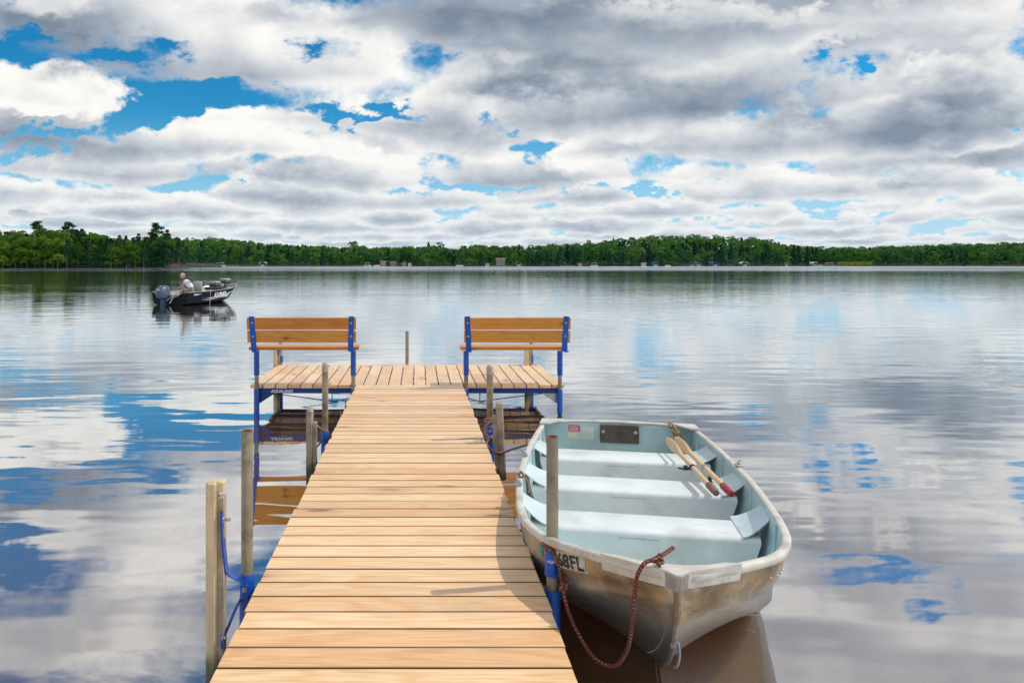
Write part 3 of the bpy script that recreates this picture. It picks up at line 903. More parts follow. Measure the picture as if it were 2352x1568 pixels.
# ---------------------------------------------------------------- cabins, boathouses and boats on the far shore
def cabin(p, y, z, w, d, h, rh, wall, roof, label, wins=2, name='cabin', cat='cabin', face=0.0, storeys=1):
    w, d, h, rh = w * .58, d * .6, h * .56, rh * .6
    x = hx(p, y); t = thing(name, (x, y, z), label, cat)
    t.rotation_euler = (0, 0, face)
    m1 = MB().box((0, 0, h / 2 - .5), (w, d, h + 1)); link('wall', m1.mesh('wall', wall), t)
    m2 = MB(); o_ = .35
    vs = [(-w / 2 - o_, -d / 2 - o_, h), (w / 2 + o_, -d / 2 - o_, h), (w / 2 + o_, d / 2 + o_, h), (-w / 2 - o_, d / 2 + o_, h), (-w / 2 - o_, 0, h + rh), (w / 2 + o_, 0, h + rh)]
    m2.convex(vs, [(0, 1, 5, 4), (2, 3, 4, 5), (0, 4, 3), (1, 2, 5), (0, 3, 2, 1)]); link('roof', m2.mesh('roof', roof), t)
    for st in range(storeys):
        for i in range(wins):
            wx = -w / 2 + (i + .5) * w / wins; wz = (st + .55) * h / storeys
            f_ = link('window', MB().box((0, 0, 0), (w / wins * .42, .12, h / storeys * .36)).mesh('window', M['canvaswhite']), t, (wx, -d / 2 - .03, wz))
            link('pane', MB().box((0, 0, 0), (w / wins * .34, .06, h / storeys * .28)).mesh('pane', M['window']), f_, (0, -.06, 0))
    return t
def lift(p, y, col, label, w=3.4, boat=True):
    x = hx(p, y); t = thing('boat_lift', (x, y, 0), label, 'boat lift')
    c = MB(); rows_ = []
    for i in range(7):
        a = math.pi * i / 6; rows_.append([(-w / 2 * math.cos(a), yy, 2.3 + .65 * math.sin(a)) for yy in (-2.6, 2.6)])
    c.grid(rows_); c.grid([[(a * w / 2, -2.6, 1.9), (a * w / 2, 2.6, 1.9)] for a in (-1, )] + [[(-w / 2, -2.6, 2.3), (-w / 2, 2.6, 2.3)]])
    link('canopy', c.mesh('canopy', col), t)
    for a in (-1, 1):
        for b in (-1, 1): link('post', MB().box((a * w * .46, b * 2.3, .7), (.14, .14, 3.2)).mesh('post', M['alu']), t)
    if boat:
        hb = MB(); hb.tube([(0, -2.2, .75), (0, 0, .7), (0, 1.6, .75), (0, 2.4, .95)], [1.0, 1.05, .8, .1], 10, flat=((0, 0, 1), .45)); link('hull', hb.mesh('hull', M['offwhite'], True), t)
    return t
def skiff(p, y, label, L=5.0, col=None, roofc=None, ang=0.0):
    x = hx(p, y); t = thing('motor_boat', (x, y, 0), label, 'boat'); t.rotation_euler = (0, 0, ang)
    hb = MB(); hb.tube([(-L / 2, 0, .35), (0, 0, .33), (L * .32, 0, .4), (L / 2, 0, .65)], [.8, .95, .7, .06], 10, flat=((0, 0, 1), .6)); link('hull', hb.mesh('hull', col or M['offwhite'], True), t)
    link('cockpit', MB().box((-.3, 0, .9), (L * .4, 1.2, .45), .06).mesh('cockpit', M['greyside']), t)
    if roofc:
        link('canopy', MB().box((-.2, 0, 2.35), (L * .62, 1.9, .14), .04).mesh('canopy', roofc), t)
        for a in (-1, 1):
            for b in (-1, 1): link('post', MB().box((-.2 + a * L * .27, b * .8, 1.5), (.09, .09, 1.7)).mesh('post', M['alu']), t)
    return t
def jetty(p, y, L, label, along=True):
    x = hx(p, y); t = thing('jetty', (x, y, 0), label, 'jetty')
    for i in range(int(L / 1.5)): link('board', MB().box(((i + .5) * 1.5 - L / 2, 0, .55), (1.42, 1.6, .14)).mesh('board', M['dockgrey']), t)
    for i in range(int(L / 3) + 1): link('pile', MB().box((i * 3 - L / 2, -.7, .1), (.16, .16, 1.6)).mesh('pile', M['dockgrey']), t)
    return t
skiff(507, 497, 'white canopied pontoon boat moored off the far shore behind the headland tip', 7.5, M['offwhite'], M['canvaswhite'])
jetty(525, 503, 12, 'grey jetty beside the white canopied pontoon boat')
lift(604, 500, M['canvaswhite'], 'white boat lift low under the woods right of the headland', 4.5)
cabin(838, 545, far_ground(hx(838, 545), 545) + 6.5, 9, 7, 4, 2.2, M['clap'], M['roofbrown'], 'brown roofed house high among the trees above the shore', 2, 'house', 'house')
skiff(845, 500, 'white motor boat with pale canopy beside the brown shore cabins', 5.2, M['offwhite'], M['canvaswhite'])
jetty(826, 502, 9, 'low jetty left of the wooden boathouse')
skiff(866, 499, 'small white motor boat just left of the wooden boathouse', 4.2, None, None, .3)
cabin(880, 508, .6, 6, 6, 4.6, .8, M['tan'], M['clap'], 'two storey wooden boathouse with flat roof on the far shore', 2, 'boathouse', 'boathouse', storeys=2)
cabin(903, 510, .8, 7, 6, 3.0, 1.3, M['clap'], M['roofbrown'], 'low brown gabled cabin right of the wooden boathouse', 3)
cabin(928, 506, .4, 4.4, 5, 2.6, .7, M['greyside'], M['greyside'], 'small grey boathouse among the brown shore cabins', 1, 'boathouse', 'boathouse')
cabin(941, 505, .4, 3.4, 4, 3.0, .7, M['offwhite'], M['roofbrown'], 'small white shed right of the grey boathouse', 1, 'shed', 'shed')
skiff(1056, 500, 'small white boat at a jetty on the low shore at centre', 5, None, None, .1)
cabin(1119, 506, .3, 3.4, 3.4, 2.6, .7, M['offwhite'], M['roofbrown'], 'small white shed left of the grey lake house', 1, 'shed', 'shed')
cabin(1149, 514, 1.6, 10, 8, 4.6, 2.6, M['greyside'], M['roofbrown'], 'two storey grey lake house with wide gabled roof', 4, 'house', 'house', storeys=2)
jetty(1150, 503, 15, 'long jetty in front of the grey lake house')
lift(1191, 501, M['greyside'], 'grey boat lift right of the grey lake house', 3.4)
jetty(1306, 503, 10, 'jetty left of the tan boathouse under the hill')
cabin(1332, 506, .3, 4.6, 4, 2.8, .35, M['tan'], M['tan'], 'plain tan boathouse under the left foot of the hill', 1, 'boathouse', 'boathouse')
skiff(1365, 500, 'white motor boat right of the tan boathouse', 5.2, None, M['canvaswhite'])
cabin(1478, 505, .4, 4.8, 4, 3.1, .6, M['offwhite'], M['greyside'], 'white boathouse at the foot of the big hill', 1, 'boathouse', 'boathouse')
lift(1504, 501, M['canvasblue'], 'blue canopied boat lift right of the white boathouse', 2.9)
skiff(1534, 500, 'small low white boat between two blue canopied lifts', 3.6)
lift(1602, 501, M['canvasblue'], 'blue canopied boat lift left of the middle under the hill', 3.4)
skiff(1590, 499, 'grey boat beside the second blue canopied lift', 3.5, M['greyside'])
lift(1641, 500, M['canvasblue'], 'blue canopied boat lift, rightmost of the blue ones', 4.2)
lift(1709, 500, M['canvaswhite'], 'white canopied boat lift under the right end of the hill', 4.8)
skiff(1806, 499, 'white boat moored where the big hill meets the low woods', 3.6, None, M['canvaswhite'], 1.2)
lift(1869, 501, M['canvaswhite'], 'white boat lift left of the far right pontoon', 3.2)
skiff(1884, 499, 'small white boat between the lift and the pontoon', 4)
skiff(1905, 499, 'long pontoon boat with flat canopy left of the reeds', 8, M['greyside'], M['canvaswhite'])
jetty(1910, 497, 22, 'long pale jetty ending at the reeds')
jetty(2237, 502, 9, 'pale jetty under the dark woods at far right')

# ================================================================ the dock
DK = .34                      # deck top above the water
PITCH = .1429
rd = random.Random(21)
def W(px, py, Y):             # a point seen at that place of the photograph and at distance Y
    return Vector(((px - 954) * Y / 1770, Y, CAM_H - (py - 606) * Y / 1770))

plank_meshes = []
for i in range(6):
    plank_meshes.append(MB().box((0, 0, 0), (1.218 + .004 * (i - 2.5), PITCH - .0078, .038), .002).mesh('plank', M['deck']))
dock = thing('dock', (-.066, 0, 0), 'long straight pine plank dock running out over the lake', 'dock')
yk = 8.79 - PITCH / 2
k = 0
while yk > -1.6:
    o = link('plank', plank_meshes[rd.randrange(6)], dock)
    yy = yk
    seam = yk < 5.98
    o.location = (rd.uniform(-.004, .004) + (0 if yk > 5.05 else -.002), yk - (.012 if seam else 0), DK - .019 + rd.uniform(-.0012, .0012))
    o.rotation_euler = (rd.uniform(-.003, .003), rd.uniform(-.0008, .0008), rd.uniform(-.0016, .0016) + (math.pi if rd.random() < .5 else 0))
    yk -= PITCH; k += 1
def add_part(name, mb, mat, parent, smooth=False, sharp=35): return part(name, mb, mat, parent, smooth, sharp=sharp)
for s in (-1, 1):
    for (ya, yb, off) in ((-1.6, 5.03, .603), (5.06, 8.76, .585)):
        x = -.066 + s * off
        add_part('side_rail', MB().box((x, (ya + yb) / 2, DK - .038 - .055), (.022, yb - ya, .10), .003), M['navy'], dock)
    for yb_ in (.6, 2.0, 3.5, 5.0, 6.5, 8.0):
        if s == 1: add_part('cross_beam', MB().box((-.066, yb_, DK - .038 - .06), (1.14, .05, .07), .003), M['navy'], dock)
def leg_pipe(parent, x, y, top, bottom=-1.6, r=.0255, name='leg_pipe', cap=False, hollow=True):
    mb = MB()
    prof = [(r, bottom), (r, top - .002)]
    if cap: prof = [(r, bottom), (r, top - .03)]
    elif hollow: prof += [(r - .001, top), (r - .004, top), (r - .0045, top - .10)]
    mb.lathe((x, y, 0), prof, 24)
    p_ = add_part(name, mb, M['pipe'], parent, True)
    if cap:
        R_ = r + .0025
        mb = MB().lathe((x, y, top - .06), [(R_, 0), (R_, .045), (R_ * .92, .06), (R_ * .65, .071), (R_ * .2, .076)], 20); add_part('cap', mb, M['cap'], p_, True, 60)
    elif hollow:
        mb = MB(); rows_ = []
        for rr, zz in ((r + .0006, top - .004), (r + .0004, top + .0012), (r - .004, top + .0012), (r - .005, top - .006)):
            rows_.append([(x + rr * math.cos(a), y + rr * math.sin(a), zz) for a in np.linspace(0, 2 * math.pi, 25)[:-1]])
        mb.grid(rows_, wrap=True); add_part('rim', mb, M['rim'], p_, True)
        mb = MB().lathe((x, y, 0), [(r - .006, top - .095), (r - .006, top - .05)], 16); add_part('bore', mb, M['dark'], p_, True)
    return p_
def sleeve(parent, x, y, z0, z1, r=.033, mat='blue', name='sleeve'):
    mb = MB(); q = r - .005
    mb.lathe((x, y, 0), [(r, z0), (r, z1 - .002), (r - .001, z1), (q, z1), (q - .001, z1 - .02)], 24)
    return add_part(name, mb, M[mat], parent, True)
def bolt(parent, c, axis, L=.04, r=.006, name='bolt'):
    a = Vector(axis).normalized(); c = Vector(c)
    mb = MB().lathe(c, [(r * 1.9, 0), (r * 1.9, .006), (r, .0065), (r, L)], 8, axis=a)
    return add_part(name, mb, M['steel'], parent)

# --- near left leg of the dock with its collar
XL, YL = -.742, 3.40
lp = leg_pipe(dock, XL, YL, .985)
sl = sleeve(lp, XL, YL, .235, .357, .0315)
sleeve(lp, XL, YL, -.22, .26, .0335)
bolt(sl, (XL - .004, YL - .031, .300), (0, -1, 0), .022, .006)
mb = MB().box((XL + .004, YL - .040, .318), (.014, .018, .010), .002).box((XL - .014, YL - .040, .318), (.016, .012, .010), .002).box((XL + .011, YL - .038, .300), (.008, .012, .04), .002)
add_part('latch', mb, M['blue'], sl)
add_part('gusset', MB().prism([(XL + .02, YL - .03), (XL + .075, YL - .03), (XL + .075, YL - .018), (XL + .02, YL - .018)], .16, .275), M['blue'], dock)
# --- near right leg
XR, YR = .592, 3.33
rp = leg_pipe(dock, XR, YR, .975)
cr_ = sleeve(rp, XR, YR, .378, .486, .0325, name='collar')
mb = MB().tube(curve_pts([(XR + .018, YR - .034, .468), (XR + .022, YR - .052, .45), (XR + .024, YR - .054, .42), (XR + .020, YR - .046, .395), (XR + .016, YR - .033, .39)], 5), .0045, 8)
add_part('handle', mb, M['blue'], cr_, True)
tv, tf = text_geo('AQUALAND', .017, .0003, .25)
def wrap_text(tv, tf, x0, z0, R_):
    return [(XR + R_ * math.sin((p[0] + x0) / R_), YR - R_ * math.cos((p[0] + x0) / R_), z0 + p[1]) for p in tv]
mb = MB(); mb.add(wrap_text(tv, tf, -.030, .440, .0332), tf)
part('lettering', mb, M['white'], cr_)
sleeve(rp, XR, YR, -.25, .318, .0345)
add_part('gusset', MB().prism([(XR - .075, YR - .03), (XR - .02, YR - .03), (XR - .02, YR - .018), (XR - .075, YR - .018)], .16, .275), M['navy'], dock)
# --- second pair of legs, capped
XL2, YL2 = -.742, 6.34
l2 = leg_pipe(dock, XL2, YL2, .895, cap=True); sleeve(l2, XL2, YL2, .245, .347, .0325); sleeve(l2, XL2, YL2, -.3, .262, .0345)
XR2, YR2 = .592, 6.12
r2 = leg_pipe(dock, XR2, YR2, .905, cap=True); c2 = sleeve(r2, XR2, YR2, .345, .458, .0315, name='collar'); sleeve(r2, XR2, YR2, -.3, .305, .0345)
bolt(c2, (XR2, YR2 - .031, .40), (0, -1, 0), .014, .007)

# ================================================================ the cross platform
plat = thing('dock_platform', (-.095, 9.67, 0), 'wide pine plank platform across the far end of the dock', 'platform')
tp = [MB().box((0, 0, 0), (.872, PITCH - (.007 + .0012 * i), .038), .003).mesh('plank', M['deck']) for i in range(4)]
for row, yc in ((0, 9.235), (1, 10.115)):
    n = 25
    for i in range(n):
        o = link('plank', tp[rd.randrange(4)], plat)
        x = -1.815 + i * .1435
        o.location = (x + .095 + (.004 if row else 0), yc - 9.67, DK - .019 + rd.uniform(-.0012, .0012))
        o.rotation_euler = (rd.uniform(-.002, .002), rd.uniform(-.002, .002), math.pi / 2 + rd.uniform(-.003, .003) + (math.pi if rd.random() < .5 else 0))
# navy frame under it
for y in (8.835, 10.51): add_part('front_beam' if y < 9 else 'rear_beam', MB().box((-.095, y, DK - .038 - .032), (3.50, .03, .06), .004), M['navy'], plat)
for x in (-1.83, -.70, .57, 1.64): add_part('side_beam', MB().box((x, 9.672, DK - .038 - .032), (.03, 1.63, .055), .004), M['navy'], plat)
for y in (9.25, 9.68, 10.1): add_part('cross_beam', MB().box((-.095, y, DK - .038 - .025), (3.42, .04, .04), .004), M['navy'], plat)
def truss(xa, xm, xb, y, z0=.235, zm=.145):
    mb = MB(); mb.tube([(xa, y, z0), (xm, y, zm), (xb, y, z0 - .02)], .0055, 8); add_part('truss_rod', mb, M['rod'], plat, True)
    mb = MB(); mb.tube([(xm, y, z0 + .03), (xm, y, zm - .004)], .0055, 8); add_part('truss_post', mb, M['rod'], plat, True)
truss(-1.62, -.955, -.55, 8.84); truss(1.45, .74, .45, 8.84); truss(-1.62, -.955, -.3, 10.5); truss(1.45, .74, .2, 10.5)
for y0 in (9.2,):
    for xs_ in ((-.98, -.80, -.62), (.62, .80, .98)):
        mb = MB(); mb.tube([(xs_[0], y0, .27), (xs_[1], y0 - .1, .235), (xs_[2], y0, .27)], .006, 6); mb.tube([(xs_[1], y0 - .1, .235), (xs_[1], y0 - .1, .28)], .005, 6)
        add_part('brace', mb, M['rod'], plat, True)
for s, x0 in ((1, -1.79), (-1, 1.625)):
    mb = MB(); v = [(x0, 8.835, .245), (x0 + s * .19, 8.835, .245), (x0, 8.835, .12)]
    mb.convex([(*p[:1], p[1] - .004, p[2]) for p in v] + [(*p[:1], p[1] + .004, p[2]) for p in v], [(0, 1, 2), (3, 4, 5), (0, 1, 4, 3), (1, 2, 5, 4), (2, 0, 3, 5)])
    add_part('gusset_plate', mb, M['steel'] if s < 0 else M['navy'], plat)
def plat_leg(x, y, top, slv, bottom=-1.9, **kw):
    p_ = leg_pipe(plat, x, y, top, bottom, .0235, **kw)
    for z0, z1 in slv: sleeve(p_, x, y, z0, z1, .031)
    return p_
plat_leg(-1.806, 8.77, .52, [(.0, .30)], hollow=False); plat_leg(1.645, 8.77, .52, [(.02, .29)], hollow=False)
plat_leg(-.706, 8.77, .52, [(-.1, .29)], hollow=False); plat_leg(.578, 8.77, .52, [(-.1, .29)], hollow=False)
plat_leg(-1.842, 10.55, .74, [(.38, .46), (-.2, .26)]); plat_leg(1.587, 10.55, .74, [(.38, .47), (-.2, .26)])
plat_leg(-.113, 10.59, .792, [])
tv, tf = text_geo('AQUALAND', .055, .001, .3)
mb = MB(); mb.add([(-1.655 + p[0] * .82, 8.835 - .0165, .249 + p[1] * .9) for p in tv], tf)
part('lettering', mb, M['white'], plat)

# ================================================================ benches
def bench(xl, xr, xpl, xpr, label, seat_dx, posts):
    b = thing('bench', ((xl + xr) / 2, 8.80, DK), label, 'bench', 'benches on the platform')
    w = xr - xl; cx = (xl + xr) / 2
    tilt = Matrix.Rotation(R(9), 3, 'X')           # the top leans towards the shore
    for zc, yc in ((1.052, 8.655), (.903, 8.682)):
        o = link('back_plank', MB().box((0, 0, 0), (w, .038, .133), .003, None).mesh('back_plank', M['seatwood']), b)
        o.location = Vector((cx, yc, zc)) - b.location; o.rotation_euler = (R(8), rd.uniform(-.003, .003), 0)
    for k_, yc in ((0, 8.80), (1, 8.945)):
        o = link('seat_plank', MB().box((0, 0, 0), (w + .02, .138, .038), .003).mesh('seat_plank', M['seatwood']), b)
        o.location = Vector((cx + seat_dx, yc, .762)) - b.location
    for s, x in ((-1, xpl), (1, xpr)):
        fr = add_part('bracket', MB().box((0, 0, 0), (.062, .008, .40), .002), M['blue'], None)
        fr.parent = b; fr.location = Vector((x, 8.652, .935)) - b.location; fr.rotation_euler = (R(7.5), R(-3.0 if s < 0 else 2.0), 0)
        for dz in (.125, -.028):
            o = link('bolt', MB().lathe((0, 0, 0), [(.0115, 0), (.0105, .005), (.005, .008)], 10, axis=(0, -1, 0)).mesh('bolt', M['steel'], True), fr)
            o.location = (0, -.004, dz)
        pb = MB().box((x + .014, 8.80, .735), (.05, .30, .012), .002); add_part('seat_bracket', pb, M['blue'], b)
        xp = posts[0 if s < 0 else 1]
        add_part('post', MB().lathe((xp, 8.77, 0), [(.031, .455), (.031, .73)], 20), M['blue'], b, True)
    return b
bench(-1.890, -.665, -1.825, -.722, 'stained wooden bench with blue posts on the left end of the platform', .012, (-1.806, -.706))
bench(.549, 1.742, .592, 1.684, 'stained wooden bench with blue posts on the right end of the platform', -.025, (.578, 1.645))

# ================================================================ bumper posts
def bumper(name, x, y, z0, z1, w, d, label, lean=0.0, boardmat='board', facemat='vinyl', side=1, topgap=.0):
    t = thing('bumper_post', (x, y, max(z0, 0)), label, 'bumper post')
    t.rotation_euler = (0, lean, 0)
    base = Vector((0, 0, -max(z0, 0)))
    m1 = MB().box((0, 0, (z0 + z1) / 2), (w, d, z1 - z0), w * .22)
    o = link('bumper', m1.mesh('bumper', M[facemat], True), t, base)
    m2 = MB().box((side * (w * .5 + .014), .004, (z0 + z1) / 2 - .05 - topgap / 2), (.028, d * .8, z1 - z0 - .1 - topgap), .003)
    link('backing_board', m2.mesh('backing_board', M[boardmat]), t, base)
    return t
t = bumper('a', -.842, 3.20, -.8, .822, .046, .06, 'tall cream vinyl bumper post with blue bracket beside the near left pipe', topgap=-.035)
mb = MB().box((.034, .006, .800), (.034, .05, .045), .006)
link('bumper_lip', mb.mesh('bumper_lip', M['vinyl'], True), t, (0, 0, 0))
# blue strap bracket from the board to the pipe collar
strap = curve_pts([(-.797, 3.185, .70), (-.795, 3.185, .60), (-.790, 3.20, .50), (-.786, 3.22, .44), (-.765, 3.30, .375), (-.762, 3.36, .345)], 6)
mb = MB(); rows_ = []
for p in strap:
    rows_.append([p + Vector((a * .0035, b * .021, 0)) for a, b in ((-1, -1), (1, -1), (1, 1), (-1, 1))])
mb.grid(rows_, wrap=True); br = part('bracket', mb, M['blue'], t)
mb = MB(); mb.tube(curve_pts([(-.797, 3.19, .165), (-.785, 3.23, .20), (-.770, 3.32, .245), (-.766, 3.37, .25)], 6), .006, 8); part('lower_strut', mb, M['navy'], t, True)
mb = MB().box((-.797, 3.185, .165), (.008, .03, .055), .002); part('lower_plate', mb, M['blue'], t)
bolt(t, (-.797, 3.185, .665), (1, -.1, 0), .034, .007); bolt(t, (-.795, 3.18, .180), (1, -.2, 0), .016, .007)

t = bumper('b', -.842, 6.15, -.8, .560, .055, .06, 'grey weathered bumper post beside the second pipe on the left', facemat='board', boardmat='board')
mb = MB(); mb.tube([(-.80, 6.16, .44), (-.745, 6.32, .345)], .008, 8); part('upper_strut', mb, M['alu'], t, True)
mb = MB(); mb.tube([(-.80, 6.16, .24), (-.745, 6.32, .30)], .007, 8); part('lower_strut', mb, M['rod'], t, True)
t = bumper('c', .678, 5.98, .045, .650, .054, .055, 'short leaning grey bumper post hung beside the roped pipe on the right', lean=-.045, facemat='board', boardmat='board', side=-1)
for (a, b) in (((.655, 5.98, .50), (.61, 6.10, .43)), ((.672, 5.98, .30), (.61, 6.10, .37))):
    mb = MB(); mb.tube([a, b], .008, 8); part('strut', mb, M['alu'], t, True)
t = bumper('d', -1.905, 10.52, -.9, .62, .06, .06, 'cream bumper post behind the left bench', facemat='vinyl', boardmat='board')
mb = MB(); mb.tube([(-1.87, 10.50, .55), (-1.86, 10.52, .42)], .014, 6); part('bracket', mb, M['blue'], t)
t = bumper('e', 1.522, 10.52, -.9, .62, .06, .06, 'cream bumper post behind the right bench', facemat='vinyl', boardmat='board')
mb = MB(); mb.tube([(1.56, 10.50, .55), (1.575, 10.52, .43)], .010, 6); part('bracket', mb, M['steel'], t)

# ================================================================ the rowing boat
BOW = Vector((.927, 2.73, 0)); AX = Vector((.197, .980, 0)); AX.normalize(); NX = Vector((AX.y, -AX.x, 0))
fB = pchip([0, .04, .08, .14, .2, .3, .45, .63, .9, 1.3, 2.0, 2.8, 3.57], [.012, .062, .108, .17, .23, .315, .43, .515, .59, .64, .67, .645, .575])
fS = pchip([0, .2, .45, .63, .9, 1.3, 2.0, 2.8, 3.57], [.615, .585, .545, .52, .488, .46, .44, .425, .42])
fK = pchip([0, .05, .1, .2, .3, .45, .63, .9, 1.3, 3.57], [.50, .43, .365, .255, .175, .085, .0, -.06, -.10, -.10])
fCz = pchip([0, .08, .2, .3, .45, .63, .9, 1.3, 2.0, 3.57], [.515, .475, .43, .385, .325, .25, .14, .02, -.025, -.03])
fCw = pchip([0, .08, .2, .3, .45, .63, .9, 1.3, 2.0, 3.57], [.018, .08, .165, .23, .325, .40, .48, .54, .575, .50])
def bw(t, s, z): return BOW + AX * t + NX * s + Vector((0, 0, z))
def side_pt(t, q, off=0.0):
    """outer skin from the chine (q=0) to the sheer (q=1); half width and height"""
    w = fCw(t) + (fB(t) - fCw(t)) * q; z = fCz(t) + (fS(t) - fCz(t)) * q
    k = min(1, t / .15)
    bulge = (.020 * math.exp(-((q - .15) / .10) ** 2) - .007 * math.exp(-((q - .40) / .07) ** 2) + .006 * math.exp(-((q - .62) / .12) ** 2)) * k
    return w + bulge + .022 * math.sin(math.pi * q) * k + off, z
QS = [0, .06, .11, .16, .21, .27, .33, .40, .47, .55, .65, .78, .9, 1.0]
TS = [0, .02, .04, .06, .08, .11, .14, .17, .2, .25, .3, .37, .45, .54, .63, .76, .9, 1.1, 1.3, 1.6, 2.0, 2.4, 2.8, 3.2, 3.57]
boat = thing('rowing_boat', tuple(BOW + AX * 1.8), 'old aluminium rowing boat with pale blue inside moored beside the dock', 'boat')
mb = MB()
for sg in (-1, 1):
    rows_ = []
    for t_ in TS:
        kz = fK(t_); cz, cw = fCz(t_), fCw(t_); r_ = [bw(t_, sg * .006, kz)]
        for a in (.25, .5, .75, .96):
            r_.append(bw(t_, sg * (.006 + (cw - .018) * a), kz + (cz - .004 - kz) * (a + .05 * math.sin(math.pi * a)) ))
        for q in QS:
            w, z = side_pt(t_, q); r_.append(bw(t_, sg * w, z))
        rows_.append(r_)
    rows_.insert(0, [bw(-.012 - .0 * k_, 0, p.z) for k_, p in enumerate(rows_[0])])
    mb.grid(rows_, flip=(sg > 0))
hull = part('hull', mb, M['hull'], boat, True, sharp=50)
# stem strip, rivets
stem_pts = [bw(t_, 0, fK(t_)) for t_ in (0, .03, .06, .1, .15, .2, .25, .3, .37, .45, .54, .63, .8)]
stem_pts = [bw(-.012, 0, .585)] + [p + Vector((0, -.006, -.004)) for p in stem_pts]
mb = MB(); mb.tube(stem_pts, .014, 8); part('stem_strip', mb, M['hull'], boat, True)
mb = MB()
def rivet(p, n, r=.0032): mb.lathe(p, [(r, -.001), (r * .8, r * .45), (r * .2, r * .7)], 6, axis=n)
for sg in (-1, 1):
    for i in range(70):
        t_ = .05 + i * .022
        w, z = side_pt(t_, 0.0); rivet(bw(t_, sg * (w - .016), z - .018), NX * sg - Vector((0, 0, .8)), .0028)
    for i in range(30):
        t_ = .02 + .5 * (i / 30) ** 1.1; z0 = fK(t_)
        f = .11; rivet(bw(t_, sg * (.006 + fCw(t_) * f + .010), z0 + (fCz(t_) - z0) * f + .008), NX * sg - AX * .5, .0028)
    for i in range(8):
        t_ = .25 + i * .10; w, z = side_pt(t_, .62); rivet(bw(t_, sg * (w + .001), z), NX * sg, .0045)
part('rivets', mb, M['steel'], boat, True)['kind'] = 'stuff'
# inner skin
mb = MB()
for sg in (-1, 1):
    rows_ = []
    for t_ in [x for x in TS if x >= .14]:
        kz = fK(t_) + .03; cz, cw = fCz(t_) + .014, max(fCw(t_) - .014, .004)
        r_ = [bw(t_, 0, kz)] + [bw(t_, sg * cw * a, kz + (cz - kz) * a) for a in (.35, .7)]
        for q in (0, .1, .2, .35, .5, .7, .85, .97):
            w, z = side_pt(t_, q); r_.append(bw(t_, sg * max(w - .014, .003), z + .006))
        rows_.append(r_)
    mb.grid(rows_, flip=(sg < 0))
part('inner_skin', mb, M['inside'], boat, True, sharp=60)
# ribs on the inside
for t_ in (.75, 1.12, 1.85, 2.62, 3.3):
    for sg in (-1, 1):
        pts = []
        for q in (0, .15, .35, .6, .85, .97):
            w, z = side_pt(t_, q); pts.append(bw(t_, sg * (w - .019), z + .004))
        mb = MB(); mb.tube([bw(t_, sg * fCw(t_) * .5, (fK(t_) + fCz(t_)) / 2 + .03)] + pts, .009, 6); part('rib', mb, M['inside'], boat, True)
# gunwales
for sg in (-1, 1):
    tt = [0.0, .03, .06, .1, .14, .18, .22, .28, .34, .42, .5, .6, .72, .86, 1.0, 1.2, 1.4, 1.7, 2.0, 2.4, 2.8, 3.2, 3.58]
    rows_ = []
    prof = [(-.024, -.004), (-.022, .008), (-.014, .0125), (.006, .0135), (.018, .010), (.022, .002), (.0215, -.018), (.016, -.024), (.011, -.018), (-.010, -.010)]
    for i, t_ in enumerate(tt):
        d = (bw(t_ + .01, sg * fB(min(t_ + .01, 3.57)), 0) - bw(t_ - .01, sg * fB(max(t_ - .01, 0)), 0)).normalized() if 0 < t_ < 3.56 else AX
        nrm = Vector((d.y, -d.x, 0)) * sg
        c = bw(t_, sg * fB(t_), fS(t_))
        rows_.append([c + nrm * a * .85 + Vector((0, 0, b * .85)) for a, b in prof])
    mb = MB(); mb.grid(rows_, flip=(sg < 0), wrap=True); part('gunwale', mb, M['gunwale'], boat, True, sharp=55)
# bow cap
def cap_poly(t_end, grow):
    L_ = [(t_, -fB(t_) - grow) for t_ in (t_end, t_end * .75, t_end * .5, t_end * .25, 0.0)]
    return [bw(a, b, 0) for a, b in L_] + [bw(-.040, -.008, 0), bw(-.040, .008, 0)] + [bw(a, -b, 0) for a, b in reversed(L_)]
top = cap_poly(.20, .028)
inner = [bw(.20, fB(.2) - .03, 0), bw(.13, fB(.13) - .035, 0), bw(.10, .04, 0), bw(.10, -.04, 0), bw(.13, -fB(.13) + .035, 0), bw(.20, -fB(.2) + .03, 0)]
mb = MB(); poly = [(p.x, p.y) for p in top + inner]
def cap_z(x, y): return fS(max(0, (Vector((x, y, 0)) - BOW).dot(AX))) + .019
n_ = len(poly)
vs = [(x, y, cap_z(x, y)) for x, y in poly] + [(x, y, cap_z(x, y) - .007) for x, y in poly]
mb.add(vs, [tuple(range(n_)), tuple(reversed(range(n_, 2 * n_)))] + [(i, n_ + i, n_ + (i + 1) % n_, (i + 1) % n_) for i in range(n_)])
m_ = len(top)
lip = [(p.x, p.y, cap_z(p.x, p.y) - .0065) for p in top] ; cen = bw(.1, 0, 0)
lip2 = [((p.x - cen.x) * .965 + cen.x, (p.y - cen.y) * .965 + cen.y, cap_z(p.x, p.y) - .062) for p in top]
mb.grid([lip2, lip]); mb.grid([lip, lip2])
part('bow_cap', mb, M['gunwale'], boat)
# towing eye on the stem
e = bw(.125, 0, .33) + Vector((0, -.012, 0)); mb = MB()
mb.box(e + Vector((0, .004, 0)), (.022, .008, .05), .002); mb.tube(curve_pts([e + Vector((-.004, -.004, .02)), e + Vector((.006, -.03, .008)), e + Vector((.010, -.034, -.03)), e + Vector((.006, -.024, -.075)), e + Vector((.0, -.008, -.09))], 5), .0055, 8)
part('towing_eye', mb, M['alu'], boat, True)
